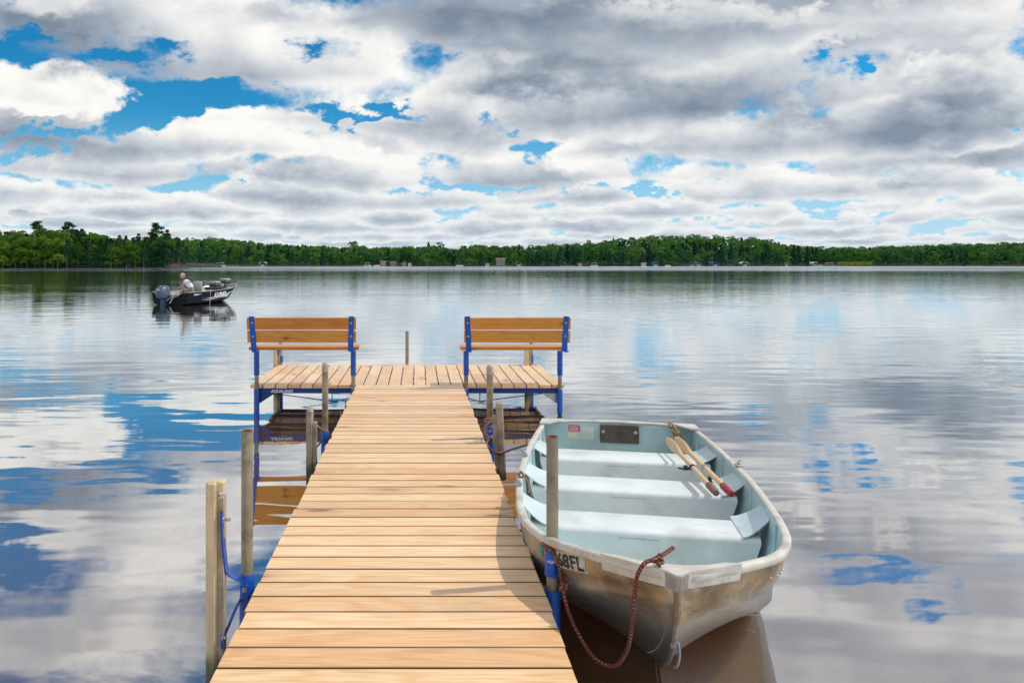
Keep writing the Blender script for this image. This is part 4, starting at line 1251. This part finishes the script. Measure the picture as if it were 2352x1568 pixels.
# transom
def transom_poly(off):
    q = [(-fCw(3.57) + off, fCz(3.57) + off), (-fB(3.57) + off, fS(3.57) - .05), (-fB(3.57) + off, fS(3.57) + .0), (-.3, .435), (0, .44), (.3, .435), (fB(3.57) - off, fS(3.57)), (fB(3.57) - off, fS(3.57) - .05), (fCw(3.57) - off, fCz(3.57) + off), (0, -.095 + off)]
    return q
mb = MB(); q = transom_poly(.006); n_ = len(q)
a_ = [bw(3.535, s_, z_) for s_, z_ in q]; b_ = [bw(3.57, s_, z_) for s_, z_ in q]
mb.add(a_ + b_, [tuple(range(n_)), tuple(reversed(range(n_, 2 * n_)))] + [(i, n_ + i, n_ + (i + 1) % n_, (i + 1) % n_) for i in range(n_)])
part('transom', mb, M['inside'], boat)
mb = MB(); mb.tube([bw(3.552, s_, z_ + .004) for s_, z_ in ((-.56, .425), (-.3, .440), (0, .445), (.3, .440), (.56, .425))], .024, 10, flat=((0, 0, 1), .5)); part('transom_cap', mb, M['gunwale'], boat, True)
for sg in (-1, 1):
    vs = [bw(3.59, sg * .60, .446), bw(3.40, sg * (fB(3.4) + .02), .448), bw(3.40, sg * (fB(3.4) - .045), .448), bw(3.50, sg * .47, .450), bw(3.59, sg * .42, .450)]
    mb = MB(); mb.convex(vs + [p - Vector((0, 0, .012)) for p in vs], [(0, 1, 2, 3, 4), (5, 6, 7, 8, 9)] + [(i, (i + 1) % 5, 5 + (i + 1) % 5, 5 + i) for i in range(5)]); part('corner_cap', mb, M['gunwale'], boat)
def on_transom(s0, s1, z0, z1, off, th, mat, name, ch=0.0):
    c = bw(3.535 - off - th / 2, (s0 + s1) / 2, (z0 + z1) / 2)
    rot = Matrix.Rotation(math.atan2(NX.y, NX.x), 3, 'Z')
    mb = MB().box(c, (s1 - s0, th, z1 - z0), ch, rot); return part(name, mb, mat, boat)
pad = on_transom(-.135, .165, .285, .428, .001, .018, M['motorpad'], 'motor_pad', .003)
for s_ in (-.11, .14): bolt(pad, bw(3.514, s_, .375), -AX, .007, .0075)
on_transom(-.385, -.295, .362, .412, .0005, .0012, M['red'], 'red_label')
for i in range(4): on_transom(-.378, -.302 - .006 * (i % 2), .402 - .010 * i - .003, .402 - .010 * i, .002, .0006, M['white'], 'label_line')
on_transom(-.39, -.29, .300, .352, .0005, .001, simple('yellowed_label', (.60, .60, .46), .6), 'pale_label')
on_transom(-.28, -.185, .300, .400, .0005, .001, simple('faded_label', (.60, .66, .64), .6), 'faded_label')
# thwarts
BZ = .325
def bench_w(t_, z):
    lo, hi = 0, 1
    for _ in range(20):
        m_ = (lo + hi) / 2
        if side_pt(t_, m_)[1] < z: lo = m_
        else: hi = m_
    return side_pt(t_, lo)[0]
for (t0, t1) in ((1.31, 1.62), (2.03, 2.36), (2.78, 3.10)):
    w0 = bench_w(t0, BZ) - .055; w1 = bench_w(t1, BZ) - .055
    b0, b1 = w0 - .085, w1 - .085
    ring = lambda s0, s1, z: None
    rows_ = []
    r_ = .028
    prof = [(t0 + .002, -.06, 1), (t0, BZ - r_, 0), (t0 + r_ * .13, BZ - r_ * .5, 0), (t0 + r_ * .5, BZ - r_ * .13, 0), (t0 + r_, BZ, 0), (t1 - r_, BZ, 0), (t1 - r_ * .3, BZ - r_ * .3, 0), (t1, BZ - r_, 0), (t1 - .002, -.06, 1)]
    for (tt_, z, low) in prof:
        f = (tt_ - t0) / (t1 - t0); w = w0 + (w1 - w0) * f; w = w - .11 if low else w
        rows_.append([bw(tt_, -w, z), bw(tt_, -w * .33, z), bw(tt_, w * .33, z), bw(tt_, w, z)])
    mb = MB(); mb.grid(rows_, flip=True)
    n_ = len(prof)
    for c_ in (0, 3):
        f = [i * 4 + c_ for i in range(n_)]; mb.f.append(tuple(f) if c_ == 0 else tuple(reversed(f)))
    th = part('thwart', mb, M['benchpaint'], boat, True, sharp=40)
    mb = MB(); mb.tube([bw(t0 - .001, -.12, BZ - .045), bw(t0 - .001, -.12, BZ - .037), bw(t0 - .001, .08, BZ - .037), bw(t0 - .001, .08, BZ - .045)], .0012, 4); part('seam', mb, M['steel'], th)
    for sg in (-1, 1):          # knee plates from the thwart up to the side
        a0, a1 = t0 + .0, t1 + .03
        rows_ = []
        for u_ in np.linspace(0, 1, 9):
            tt_ = a0 + (a1 - a0) * (u_)
            rr = []
            for v_ in np.linspace(0, 1, 6):
                inset = .035 * (v_ > .99) * (1 if u_ in (0.0, 1.0) else 0)
                sh = (u_ - .5) * (-.06 * v_)
                s_ = (bench_w(t0, BZ) - .14) * (1 - v_) + (fB(tt_) - .018) * v_
                z = BZ + .006 + (fS(tt_) - .045 - BZ) * (v_ ** 1.5)
                z += .0022 * (1 if int(u_ * 8) % 2 else 0) * (0 < v_ < 1)
                rr.append(bw(tt_ + sh - .0 * v_, sg * s_, z))
            rows_.append(rr)
        mb = MB(); mb.grid(rows_, flip=sg > 0)
        nv = len(mb.v); nf = list(mb.f)
        mb.v += [(x, y, z - .007) for x, y, z in mb.v]; mb.f += [tuple(reversed([i + nv for i in f])) for f in nf]
        per = [i for i in range(6)] + [i * 6 + 5 for i in range(1, 9)] + [8 * 6 + i for i in range(4, -1, -1)] + [i * 6 for i in range(7, 0, -1)]
        for i in range(len(per)):
            a, b = per[i], per[(i + 1) % len(per)]; mb.f.append((a, nv + a, nv + b, b))
        part('knee_plate', mb, M['knee'], boat, True, sharp=30)
# registration on the bow
def on_side(tv, tf, t0, q0, sg, name, mat, scale_q=1.0, off=.002):
    out = []
    for p in tv:
        t_ = t0 - p[0] if sg < 0 else t0 + p[0]
        hgt = fS(t_) - fCz(t_); w, z = side_pt(t_, q0 + p[1] / max(hgt, .05)); out.append(bw(t_, sg * (w + off), z))
    mb = MB(); mb.add(out, tf if sg < 0 else tf); return part(name, mb, mat, boat)
def quad_grid(x0, x1, y0, y1, nx=8, ny=3):
    v = [(x0 + (x1 - x0) * i / nx, y0 + (y1 - y0) * j / ny, 0) for j in range(ny + 1) for i in range(nx + 1)]
    f = [(j * (nx + 1) + i, j * (nx + 1) + i + 1, (j + 1) * (nx + 1) + i + 1, (j + 1) * (nx + 1) + i) for j in range(ny) for i in range(nx)]
    return v, f
tv, tf = text_geo('68FL', .078, .0018)
w_ = max(p[0] for p in tv); tv = [(p[0] * .145 / w_, p[1], 0) for p in tv]; w_ = .145
T0 = .452
qv, qf = quad_grid(-.008, w_ + .008, -.008, .064)
on_side(qv, qf, T0, .56, -1, 'number_plate', simple('pale_number_backing', (.55, .52, .46), .5), off=.0018)
on_side(tv, tf, T0, .56, -1, 'registration_number', M['black'], off=.0065)
qv, qf = quad_grid(0, .045, 0, .062, 4, 3)
on_side(qv, qf, 1.235 - .60, .60, -1, 'green_sticker', M['green'], off=.002)
# oarlock hardware
for t_, sg in ((2.30, 1), (2.30, -1), (1.55, -1)):
    c = bw(t_, sg * (fB(t_) + .004), fS(t_) + .022); mb = MB()
    mb.box(c, (.04, .05, .012), .003); mb.tube([c, c + Vector((0, 0, .02)), c + NX * .012 * sg + Vector((0, 0, .028))], .008, 8); part('oarlock_socket', mb, M['steel'], boat, True)

# ---------------------------------------------------------------- oars
def oar(p0, p1, label, gripmat, lock=False, flip=1):
    p0, p1 = Vector(p0), Vector(p1); d = (p1 - p0).normalized(); L = (p1 - p0).length
    o = thing('oar', tuple((p0 + p1) / 2), label, 'oar', 'oars resting on the thwarts')
    ctr = [p0 + d * L * f for f in (0, .03, .08, .16, .24, .30, .36, .45, .7, .9)]
    mb = MB(); side = d.cross(Vector((0, 0, 1))).normalized(); up = side.cross(d)
    nr = (up * .5 + side * .86).normalized()
    mb.tube(ctr, [.006, .018, .030, .034, .031, .021, .0165, .0165, .017, .0165], 14, flat=(nr, [.35, .22, .16, .16, .25, .55, 1, 1, 1, 1]))
    part('shaft', mb, M['oar'], o, True, sharp=60)
    mb = MB(); mb.tube([p0 + d * L * .88, p0 + d * L * .885, p0 + d * L * .97, p0 + d * L, p0 + d * (L + .004)], [.019, .0215, .0205, .018, .006], 14); part('grip', mb, M[gripmat], o, True)
    mb = MB(); q = p0 + d * L * .60; mb.tube([q - d * .012, q + d * .012], .0215, 14)
    if lock:
        mb.tube([q, q - NX * .05 + Vector((0, 0, -.012))], .0095, 8); mb.tube([q - NX * .05 + Vector((0, 0, -.012)), q - NX * .09 + Vector((0, 0, -.006))], .006, 8); mb.ball(q - NX * .045, .016, 8, 6)
    part('oarlock', mb, M['steel'] if not lock else M['rod'], o, True)
    return o
M['grip2'] = simple('bright_red_grip', (.38, .03, .03), .5, 0, .2, 30)
M['grip3'] = simple('brown_grip', (.24, .11, .09), .6, 0, .2, 30)
oar(W(1530, 1006, 5.75), W(1645, 1132, 4.45), 'pale wooden oar with brown grip and black oarlock, nearer the middle of the boat', 'grip3', True)
oar(W(1549, 1004, 5.72), W(1680, 1134, 4.42), 'pale wooden oar with bright red grip, nearer the side of the boat', 'grip2')

# ---------------------------------------------------------------- ropes
def rope(name, pts, r, mat, label, n=10, loops=()):
    mb = MB(); mb.tube(curve_pts(pts, n), r, 8)
    for c, ax, rr, turns in loops:
        c = Vector(c); ax = Vector(ax).normalized(); u_ = ax.orthogonal().normalized(); v_ = ax.cross(u_)
        pp = []
        for i in range(int(turns * 14) + 1):
            a = i / 14 * 2 * math.pi; pp.append(c + (u_ * math.cos(a) + v_ * math.sin(a)) * rr * (1 + .06 * math.sin(a * 1.7)) + ax * (i / 14) * r * 1.9)
        mb.tube(pp, r, 8)
    o = part(name, mb, M[mat], None, True, sharp=None); return tag(o, label, 'rope')
kn = W(1293, 1350, 3.22); bk = W(1503, 1289, 2.78)
rope('mooring_rope', [W(1546, 1257, 2.87), W(1520, 1276, 2.81), W(1506, 1288, 2.775), W(1492, 1287, 2.78), W(1477, 1297, 2.765), W(1463, 1325, 2.79), W(1457, 1370, 2.80), W(1452, 1430, 2.82),
                      W(1441, 1490, 2.88), W(1418, 1524, 2.93), W(1392, 1527, 2.97), W(1360, 1505, 3.02), W(1325, 1450, 3.10), W(1304, 1400, 3.16), W(1294, 1360, 3.20), W(1293, 1348, 3.21),
                      W(1287, 1318, 3.255), W(1281, 1285, 3.272), W(1268, 1262, 3.27), W(1254, 1256, 3.31), (XR - .03, YR + .02, .515), (XR + .01, YR + .037, .50), (XR + .042, YR + .005, .46), W(1293, 1330, 3.26)],
     .0078, 'rope', 'red brown mooring rope hanging from the bow to the near right pipe', 9,
     [(kn - Vector((0, 0, .012)), (.2, -.2, 1), .0135, 3.2), (bk + Vector((.004, 0, -.004)), (1, .3, .5), .0125, 2.2)])
cc = Vector((XR2, YR2, 0))
rope('stern_rope', [W(1130, 968, 6.03), W(1116, 978, 6.03), W(1112, 990, 6.04), W(1122, 1006, 6.04), W(1118, 1020, 6.02), W(1130, 1034, 5.98), W(1150, 1040, 5.94), W(1180, 1030, 5.90), W(1208, 1022, 5.86), W(1222, 1021, 5.84), W(1229, 1012, 5.84)],
     .0095, 'pinkrope', 'faded red rope looped from the capped right pipe to the boat side', 8,
     [((XR2, YR2, .462), (.1, .1, 1), .036, 2.0), ((XR2, YR2, .335), (-.3, .1, 1), .044, 1.3), (W(1228, 1016, 5.84), (.4, 1, .3), .022, 3)])
rope('gunwale_rope', [W(1192, 1098, 4.55), W(1196, 1082, 4.56), W(1204, 1092, 4.55), W(1214, 1110, 4.5), W(1216, 1130, 4.46)], .005, 'pinkrope', 'small faded rope knot on the boat side nearest the dock', 8,
     [(W(1196, 1092, 4.56), (.3, 1, .2), .014, 2)])
g0 = bw(3.52, .40, .46)
rope('transom_rope', [g0 + Vector((-.01, -.06, -.02)), g0, g0 + Vector((.02, -.05, -.02)), g0 + Vector((.05, -.09, -.10)), g0 + Vector((.08, -.13, -.16)), g0 + Vector((.10, -.17, -.21)), g0 + Vector((.16, -.26, -.22)), g0 + Vector((.06, -.2, -.2))],
     .013, 'yrope', 'tan rope bundle hung over the transom corner behind the oars', 8,
     [(g0 + Vector((.03, -.06, -.05)), (.3, -.4, -1), .020, 4.5), (g0 + Vector((.07, -.12, -.15)), (.5, -.4, -1), .024, 3)])

# ================================================================ the fishing boat
M['fnavy'] = simple('black_navy_gelcoat', (.003, .004, .010), .42, 0, .1, 3, spec=.22)
M['fsilver'] = simple('silver_trim', (.45, .47, .50), .3, .7, .1, 5)
M['fbeige'] = simple('beige_boat_deck', (.42, .40, .36), .8, 0, .12, 6)
M['motor'] = simple('blue_grey_cowl', (.055, .10, .16), .35, 0, .08, 3, coat=.4)
M['motordk'] = simple('dark_teal_leg', (.012, .06, .10), .4, 0, .1, 4)
M['seatgrey'] = simple('grey_seat_vinyl', (.38, .38, .38), .5, 0, .1, 6); M['seatdark'] = simple('charcoal_vinyl', (.035, .04, .045), .6, 0, .1, 6)
M['skin'] = simple('skin', (.55, .28, .19), .55, 0, .06, 8); M['shirt'] = simple('white_cotton', (.78, .76, .78), .85, 0, .04, 6)
M['hair'] = simple('grey_blond_hair', (.60, .46, .33), .8, 0, .25, 40); M['vest'] = simple('dark_grey_strap', (.05, .055, .07), .8); M['trouser'] = simple('khaki_shorts', (.30, .26, .2), .85)
M['orange'] = simple('orange_box', (.62, .22, .04), .5)
H = Vector((.32, .947, 0)).normalized(); S = Vector((H.y, -H.x, 0)); O = Vector((-10.28, 32.3, 0))
def fb(u, s, z): return O + H * u + S * s + Vector((0, 0, z))
FB = pchip([0, 1.2, 2.4, 3.4, 4.2, 4.7, 4.95], [.90, .95, .95, .86, .58, .27, .06])
FS = pchip([0, 1.2, 2.4, 3.6, 4.95], [.52, .53, .56, .64, .80])
FC = pchip([0, 2.0, 3.2, 4.0, 4.5, 4.95], [.78, .80, .68, .40, .15, .02])
FCZ = pchip([0, 2.0, 3.2, 4.0, 4.5, 4.95], [.06, .08, .14, .30, .48, .68])
FK = pchip([0, 3.0, 3.9, 4.3, 4.6, 4.95], [-.16, -.14, -.02, .16, .38, .74])
fbt = thing('fishing_boat', tuple(O + H * 2.2), 'dark navy fishing motor boat with an outboard on the open lake', 'boat')
us = [0, .4, .8, 1.3, 1.8, 2.4, 3.0, 3.4, 3.8, 4.1, 4.4, 4.6, 4.8, 4.95]
mb = MB()
for sg in (-1, 1):
    mb.grid([[fb(u, 0, FK(u)), fb(u, sg * FC(u) * .5, (FK(u) + FCZ(u)) / 2), fb(u, sg * FC(u), FCZ(u)), fb(u, sg * (FC(u) + .012), FCZ(u) + .03)] +
             [fb(u, sg * (FC(u) + (FB(u) - FC(u)) * q + .03 * math.sin(q * 3.14)), FCZ(u) + (FS(u) - FCZ(u)) * q) for q in (.25, .5, .75, 1)] for u in us], flip=sg > 0)
part('hull', mb, M['fnavy'], fbt, True, sharp=40)
mb = MB(); mb.grid([[fb(0, s_, z_) for s_, z_ in ((-.90, .52), (-.5, .46), (-.35, .34), (.35, .34), (.5, .46), (.90, .52))], [fb(0, s_, z_) for s_, z_ in ((-.78, .06), (-.5, 0), (-.3, -.1), (.3, -.1), (.5, 0), (.78, .06))]])
nv = len(mb.v); nf = list(mb.f); mb.v += [tuple(Vector(v) + H * .05) for v in mb.v]; mb.f += [tuple(reversed([i + nv for i in f])) for f in nf]
part('transom', mb, M['fnavy'], fbt)
mb = MB()
for sg in (-1, 1):
    mb.grid([[fb(u, sg * (FB(u) - .04), FS(u) - .01), fb(u, sg * (FB(u) - .07), .24 if u < 3.2 else FS(u) - .16)] for u in us], flip=sg < 0)
mb.grid([[fb(u, -(FB(u) - .07), .24), fb(u, FB(u) - .07, .24)] for u in us if u < 3.3], flip=True)
part('cockpit_lining', mb, M['fbeige'], fbt)
mb = MB(); mb.grid([[fb(u, -(FB(u) - .06), FS(u) - .14), fb(u, FB(u) - .06, FS(u) - .14)] for u in (3.15, 3.4, 3.8, 4.1, 4.4, 4.6, 4.8)], flip=True); mb.grid([[fb(3.15, -.8, .24), fb(3.15, -.8, .47)], [fb(3.15, .8, .24), fb(3.15, .8, .47)]])
part('bow_deck', mb, M['fbeige'], fbt)
for sg in (-1, 1):
    mb = MB(); mb.tube([fb(u, sg * (FB(u) - .015), FS(u) + .01) for u in us], .032, 8, flat=((0, 0, 1), .6)); part('gunwale', mb, M['fsilver'], fbt, True)
mb = MB(); mb.tube([fb(u, 0, FK(u)) for u in (3.9, 4.1, 4.3, 4.5, 4.6, 4.8, 4.95)], .03, 8); part('stem_strip', mb, M['fsilver'], fbt, True)
def fside(pts, faces, u0, z0, name, mat, off=.012):
    out = []
    for p in pts:
        u = u0 + p[0]; z = z0 + p[1] + (FS(u) - .56) * .85
        q = (z - FCZ(u)) / (FS(u) - FCZ(u)); out.append(fb(u, FC(u) + (FB(u) - FC(u)) * q + .03 * math.sin(max(0, min(1, q)) * 3.14) + off, z))
    mb = MB(); mb.add(out, faces); return part(name, mb, mat, fbt)
tv, tf = text_geo('LUND', .20, .008, .3)
fside([(p[0] * 1.7, p[1], 0) for p in tv], tf, 1.85, .335, 'lettering', M['white'])
def swoosh(u0, u1, z0, z1, th, name='swoosh'):
    n = 14; v = []; 
    for i in range(n + 1):
        f = i / n; c = z0 + (z1 - z0) * f + -.045 * math.sin(f * math.pi); w = th * math.sin(f * math.pi) ** .7
        v += [((u1 - u0) * f, c - w, 0), ((u1 - u0) * f, c + w, 0)]
    fside(v, [(2 * i, 2 * i + 2, 2 * i + 3, 2 * i + 1) for i in range(n)], u0, 0, name, M['white'], .010)
swoosh(1.0, 2.4, .22, .26, .012); swoosh(1.25, 3.3, .27, .40, .020); swoosh(3.0, 4.2, .40, .50, .016)
fside([(0, 0, 0), (.35, 0, 0), (.36, .02, 0), (.01, .02, 0), (.02, .035, 0), (.5, .035, 0), (.51, .05, 0), (.03, .05, 0)], [(0, 1, 2, 3), (4, 5, 6, 7)], .35, .43, 'small_lettering', M['white'])
# console, boxes and seats
rotH = Matrix.Rotation(math.atan2(H.y, H.x), 3, 'Z')
part('console', MB().box(fb(2.35, -.62, .50), (.5, .42, .52), .05, rotH), M['seatgrey'], fbt)
part('storage_box', MB().box(fb(3.0, .25, .50), (.45, .9, .34), .03, rotH), M['seatdark'], fbt)
part('tackle_box', MB().box(fb(1.95, .62, .50), (.32, .22, .14), .02, rotH), M['orange'], fbt)
part('rear_bench', MB().box(fb(.32, .0, .34), (.36, 1.4, .18), .03, rotH), M['fbeige'], fbt)
def seat(u, s, z, fold=False, m1='seatgrey'):
    st = part('seat', MB().box(fb(u, s, z), (.44, .44, .12), .045, rotH), M[m1], fbt, True, sharp=60)
    if fold: part('folded_back', MB().box(fb(u + .02, s, z + .13), (.42, .40, .09), .04, rotH), M['seatgrey'], st, True, sharp=60)
    else: part('backrest', MB().box(fb(u - .22, s, z + .24), (.10, .42, .40), .04, rotH), M['seatgrey'], st, True, sharp=60)
    mb = MB(); mb.tube([fb(u, s, .24), fb(u, s, z - .06)], .035, 8); part('pedestal', mb, M['seatdark'], st, True)
seat(3.25, .05, .74, True, 'seatdark'); seat(4.15, .0, .86, True, 'seatdark'); seat(1.75, .30, .52)
mb = MB(); mb.tube([fb(4.75, -.15, .83), fb(4.2, -.22, .90), fb(5.05, -.05, .86)], .025, 8); mb.tube([fb(4.9, -.1, .86), fb(5.15, 0, .90)], .04, 8); part('trolling_motor', mb, M['seatdark'], fbt, True)
mb = MB(); mb.tube([fb(.9, -.94, .57), fb(2.2, -.94, .60)], .03, 8); mb.tube([fb(2.6, -.9, .63), fb(3.6, -.78, .72)], .035, 8); part('rod_tube', mb, M['seatdark'], fbt, True)
part('ladder', MB().tube([fb(.02, .28, .50), fb(-.30, .20, .08)], .022, 6).tube([fb(.05, .55, .62), fb(-.28, .02, .20)], .022, 6).tube([fb(-.1, .20, .33), fb(-.08, .36, .35)], .018, 6), M['fsilver'], fbt, True)
mb = MB(); mb.tube(curve_pts([fb(1.45, 1.0, .55), fb(1.4, 1.03, .3), fb(1.25, 1.1, .0)], 5), .0045, 5); part('line', mb, M['white'], fbt, True)
# outboard
om = MB(); oc = fb(-.32, -.12, 0)
om_rows = []
for z, a, b, sh in ((.28, .16, .13, 0), (.36, .30, .20, 0), (.46, .34, .22, .01), (.58, .34, .225, .0), (.70, .31, .205, .03), (.78, .24, .165, .05), (.82, .12, .09, .05)):
    om_rows.append([oc + H * (a * math.copysign(abs(math.cos(k)) ** .7, math.cos(k)) + sh) + S * (b * 1.05 * math.copysign(abs(math.sin(k)) ** .8, math.sin(k))) + Vector((0, 0, z)) for k in np.linspace(0, 2 * math.pi, 19)[:-1]])
om.grid(om_rows, wrap=True); om.f.append(tuple(range(len(om.v) - 18, len(om.v)))); om.f.append(tuple(reversed(range(18))))
om_o = thing('outboard_motor', tuple(oc), 'blue grey outboard motor on the stern of the dark fishing boat', 'outboard motor')
part('cowling', om, M['motor'], om_o, True, sharp=60)
om = MB()
for (a0_, z_) in ((1, .50), (1, .44)):
    om.grid([[oc + S * .24 + H * (-.20 + .07 * i) * .9 + Vector((0, 0, z_ + .006 * i)) , oc + S * .243 + H * (-.20 + .07 * i) * .9 + Vector((0, 0, z_ + .025 + .006 * i))] for i in range(6)])
om.grid([[oc - H * (.32 + .02) + S * s_ + Vector((0, 0, z_)) for s_ in (-.09, .09)] for z_ in (.62, .69)])
part('stripe', om, M['fsilver'], om_o)
om = MB(); om.box(oc + Vector((0, 0, .08)), (.22, .14, .5), .03, rotH); om.box(oc + Vector((0, 0, -.25)), (.30, .10, .5), .03, rotH); om.tube([oc + H * -.25 + Vector((0, 0, -.42)), oc + H * .22 + Vector((0, 0, -.42))], .055, 10)
lg = part('lower_leg', om, M['motordk'], om_o, True, sharp=50)
om = MB()
for k in range(3):
    a = k * 2.094; om.box(oc - H * .28 + Vector((0, 0, -.42)) + (S * math.cos(a) + Vector((0, 0, 1)) * math.sin(a)) * .09, (.02, .09, .16), .008, rotH)
part('propeller', om, M['steel'], lg)

# ---------------------------------------------------------------- the man in the boat, bent forward on his seat
def skin_body(name, verts, edges, radii, mat, root=0, sub=2):
    me = bpy.data.meshes.new(name); me.from_pydata([tuple(v) for v in verts], edges, [])
    o = bpy.data.objects.new(name, me); COL.objects.link(o)
    sk = o.modifiers.new('skin', 'SKIN'); sk.use_smooth_shade = True
    for i, r_ in enumerate(radii):
        d = me.skin_vertices[0].data[i]; d.radius = r_ if isinstance(r_, tuple) else (r_, r_); d.use_root = (i == root)
    ss = o.modifiers.new('sub', 'SUBSURF'); ss.levels = sub; ss.render_levels = sub
    dg = bpy.context.evaluated_depsgraph_get(); me2 = bpy.data.meshes.new_from_object(o.evaluated_get(dg))
    o.modifiers.clear(); o.data = me2; me2.name = name; me2.materials.clear(); me2.materials.append(mat); me2.shade_smooth()
    return o
F = Vector((-1, -.12, 0)).normalized(); SD = Vector((-F.y, F.x, 0))        # he faces the stern side; SD is his left
hip = Vector((-9.70, 33.30, .60))
def pm(f, s, z): return hip + F * f + SD * s + Vector((0, 0, z))
person = thing('person', tuple(hip), 'person with fair grey hair and white shirt bending forward in the dark fishing boat', 'person')
V = [pm(0, 0, 0), pm(.06, 0, .16), pm(.14, 0, .32), pm(.22, 0, .43), pm(.29, 0, .50), pm(.33, 0, .55),
     pm(.03, .10, -.03), pm(.42, .12, .02), pm(.44, .12, -.34), pm(.54, .13, -.36),
     pm(.03, -.10, -.03), pm(.42, -.12, .02), pm(.44, -.12, -.34), pm(.54, -.13, -.36),
     pm(.22, .18, .40), pm(.34, .22, .18), pm(.55, .16, .08),
     pm(.22, -.18, .40), pm(.36, -.22, .18), pm(.57, -.14, .09)]
E = [(0, 1), (1, 2), (2, 3), (3, 4), (4, 5), (0, 6), (6, 7), (7, 8), (8, 9), (0, 10), (10, 11), (11, 12), (12, 13), (3, 14), (14, 15), (15, 16), (3, 17), (17, 18), (18, 19)]
Rr = [(.13, .15), (.125, .14), (.13, .15), (.11, .12), .055, .05, .09, .065, .05, .035, .09, .065, .05, .035, .062, .042, .028, .062, .042, .028]
body = skin_body('body', V, E, Rr, M['skin'], 0); body.parent = person; body.location = -person.location
hc = pm(.385, 0, .635)
mb = MB(); rotF = Matrix.Rotation(math.atan2(F.y, F.x), 3, 'Z') @ Matrix.Rotation(R(32), 3, 'Y')
mb.ball(hc, .105, 14, 10, (1.0, .78, 1.16), rotF); mb.ball(hc + rotF @ Vector((.03, 0, -.06)), .07, 10, 8, (1, .8, .9), rotF)
mb.ball(hc + rotF @ Vector((.112, 0, -.015)), .022, 8, 6, (1, .7, 1.3), rotF)
for s_ in (-1, 1): mb.ball(hc + rotF @ Vector((0, s_ * .083, -.01)), .024, 8, 6, (.8, .4, 1.3), rotF)
head = part('head', mb, M['skin'], person, True, sharp=None)
mb = MB()
for s_ in (-1, 1): mb.ball(hc + rotF @ Vector((.092, s_ * .034, .01)), .011, 6, 5)
mb.ball(hc + rotF @ Vector((.098, 0, -.065)), .02, 6, 5, (.4, 1, .25), rotF)
part('eyes_and_mouth', mb, M['black'], head, True)
mb = MB()
rh = random.Random(4)
for i in range(46):
    a = rh.uniform(0, 6.283); b = rh.uniform(-.1, 1.5)
    p_ = Vector((-.035 + .095 * math.cos(b) * math.cos(a), .085 * math.cos(b) * math.sin(a), .02 + .105 * math.sin(b)))
    if p_.x > .055 and p_.z < .08: continue
    mb.ball(hc + rotF @ p_, rh.uniform(.026, .036), 7, 5, (1, 1, .8))
part('hair', mb, M['hair'], person, True, sharp=None)
# shirt and life vest straps
Vs = [pm(.0, 0, .03), pm(.06, 0, .16), pm(.14, 0, .32), pm(.215, 0, .43), pm(.262, 0, .475), pm(.215, .18, .40), pm(.285, .215, .285), pm(.215, -.18, .40), pm(.295, -.215, .285)]
sh_ = skin_body('shirt', Vs, [(0, 1), (1, 2), (2, 3), (3, 4), (3, 5), (5, 6), (3, 7), (7, 8)], [(.165, .18), (.165, .18), (.17, .19), (.14, .155), .075, .095, .074, .095, .074], M['shirt'], 0); sh_.parent = person; sh_.location = -person.location
mb = MB()
for s_ in (-1, 1):
    mb.tube(curve_pts([pm(-.10, s_ * .09, .40), pm(.08, s_ * .10, .555), pm(.25, s_ * .10, .55), pm(.34, s_ * .09, .40), pm(.27, s_ * .09, .20), pm(.20, s_ * .09, .06)], 5), .036, 8, flat=(F, .7))
mb.tube(curve_pts([pm(-.02, -.08, .50), pm(.06, 0, .56), pm(-.02, .08, .50)], 4), .04, 8)
part('life_vest', mb, M['vest'], person, True)
Vp = [pm(0, 0, 0), pm(.03, .11, -.03), pm(.40, .125, .02), pm(.03, -.11, -.03), pm(.40, -.125, .02)]
tr_ = skin_body('shorts', Vp, [(0, 1), (1, 2), (0, 3), (3, 4)], [(.15, .16), .105, .082, .105, .082], M['trouser'], 0); tr_.parent = person; tr_.location = -person.location
for s_, wr in ((1, pm(.55, .16, .08)), (-1, pm(.57, -.14, .09))):
    mb = MB(); c = wr + F * .045 + Vector((0, 0, -.012)); mb.ball(c, .045, 10, 7, (1.1, .85, .42), Matrix.Rotation(math.atan2(F.y, F.x), 3, 'Z'))
    for k, (off, L_) in enumerate(((-.028, .055), (-.010, .065), (.010, .06), (.027, .048))):
        b0 = c + F * .035 + SD * off; mb.tube([b0, b0 + F * L_ * .5 + Vector((0, 0, -.008)), b0 + F * L_ * .8 + Vector((0, 0, -.03))], [.011, .010, .008], 6)
    b0 = c - SD * s_ * .035; mb.tube([b0 - F * .01, b0 + F * .02 - SD * s_ * .018, b0 + F * .045 - SD * s_ * .01 + Vector((0, 0, -.01))], [.013, .011, .009], 6)
    part('hand', mb, M['skin'], person, True, sharp=None)

person.scale = (.92, .92, .92)
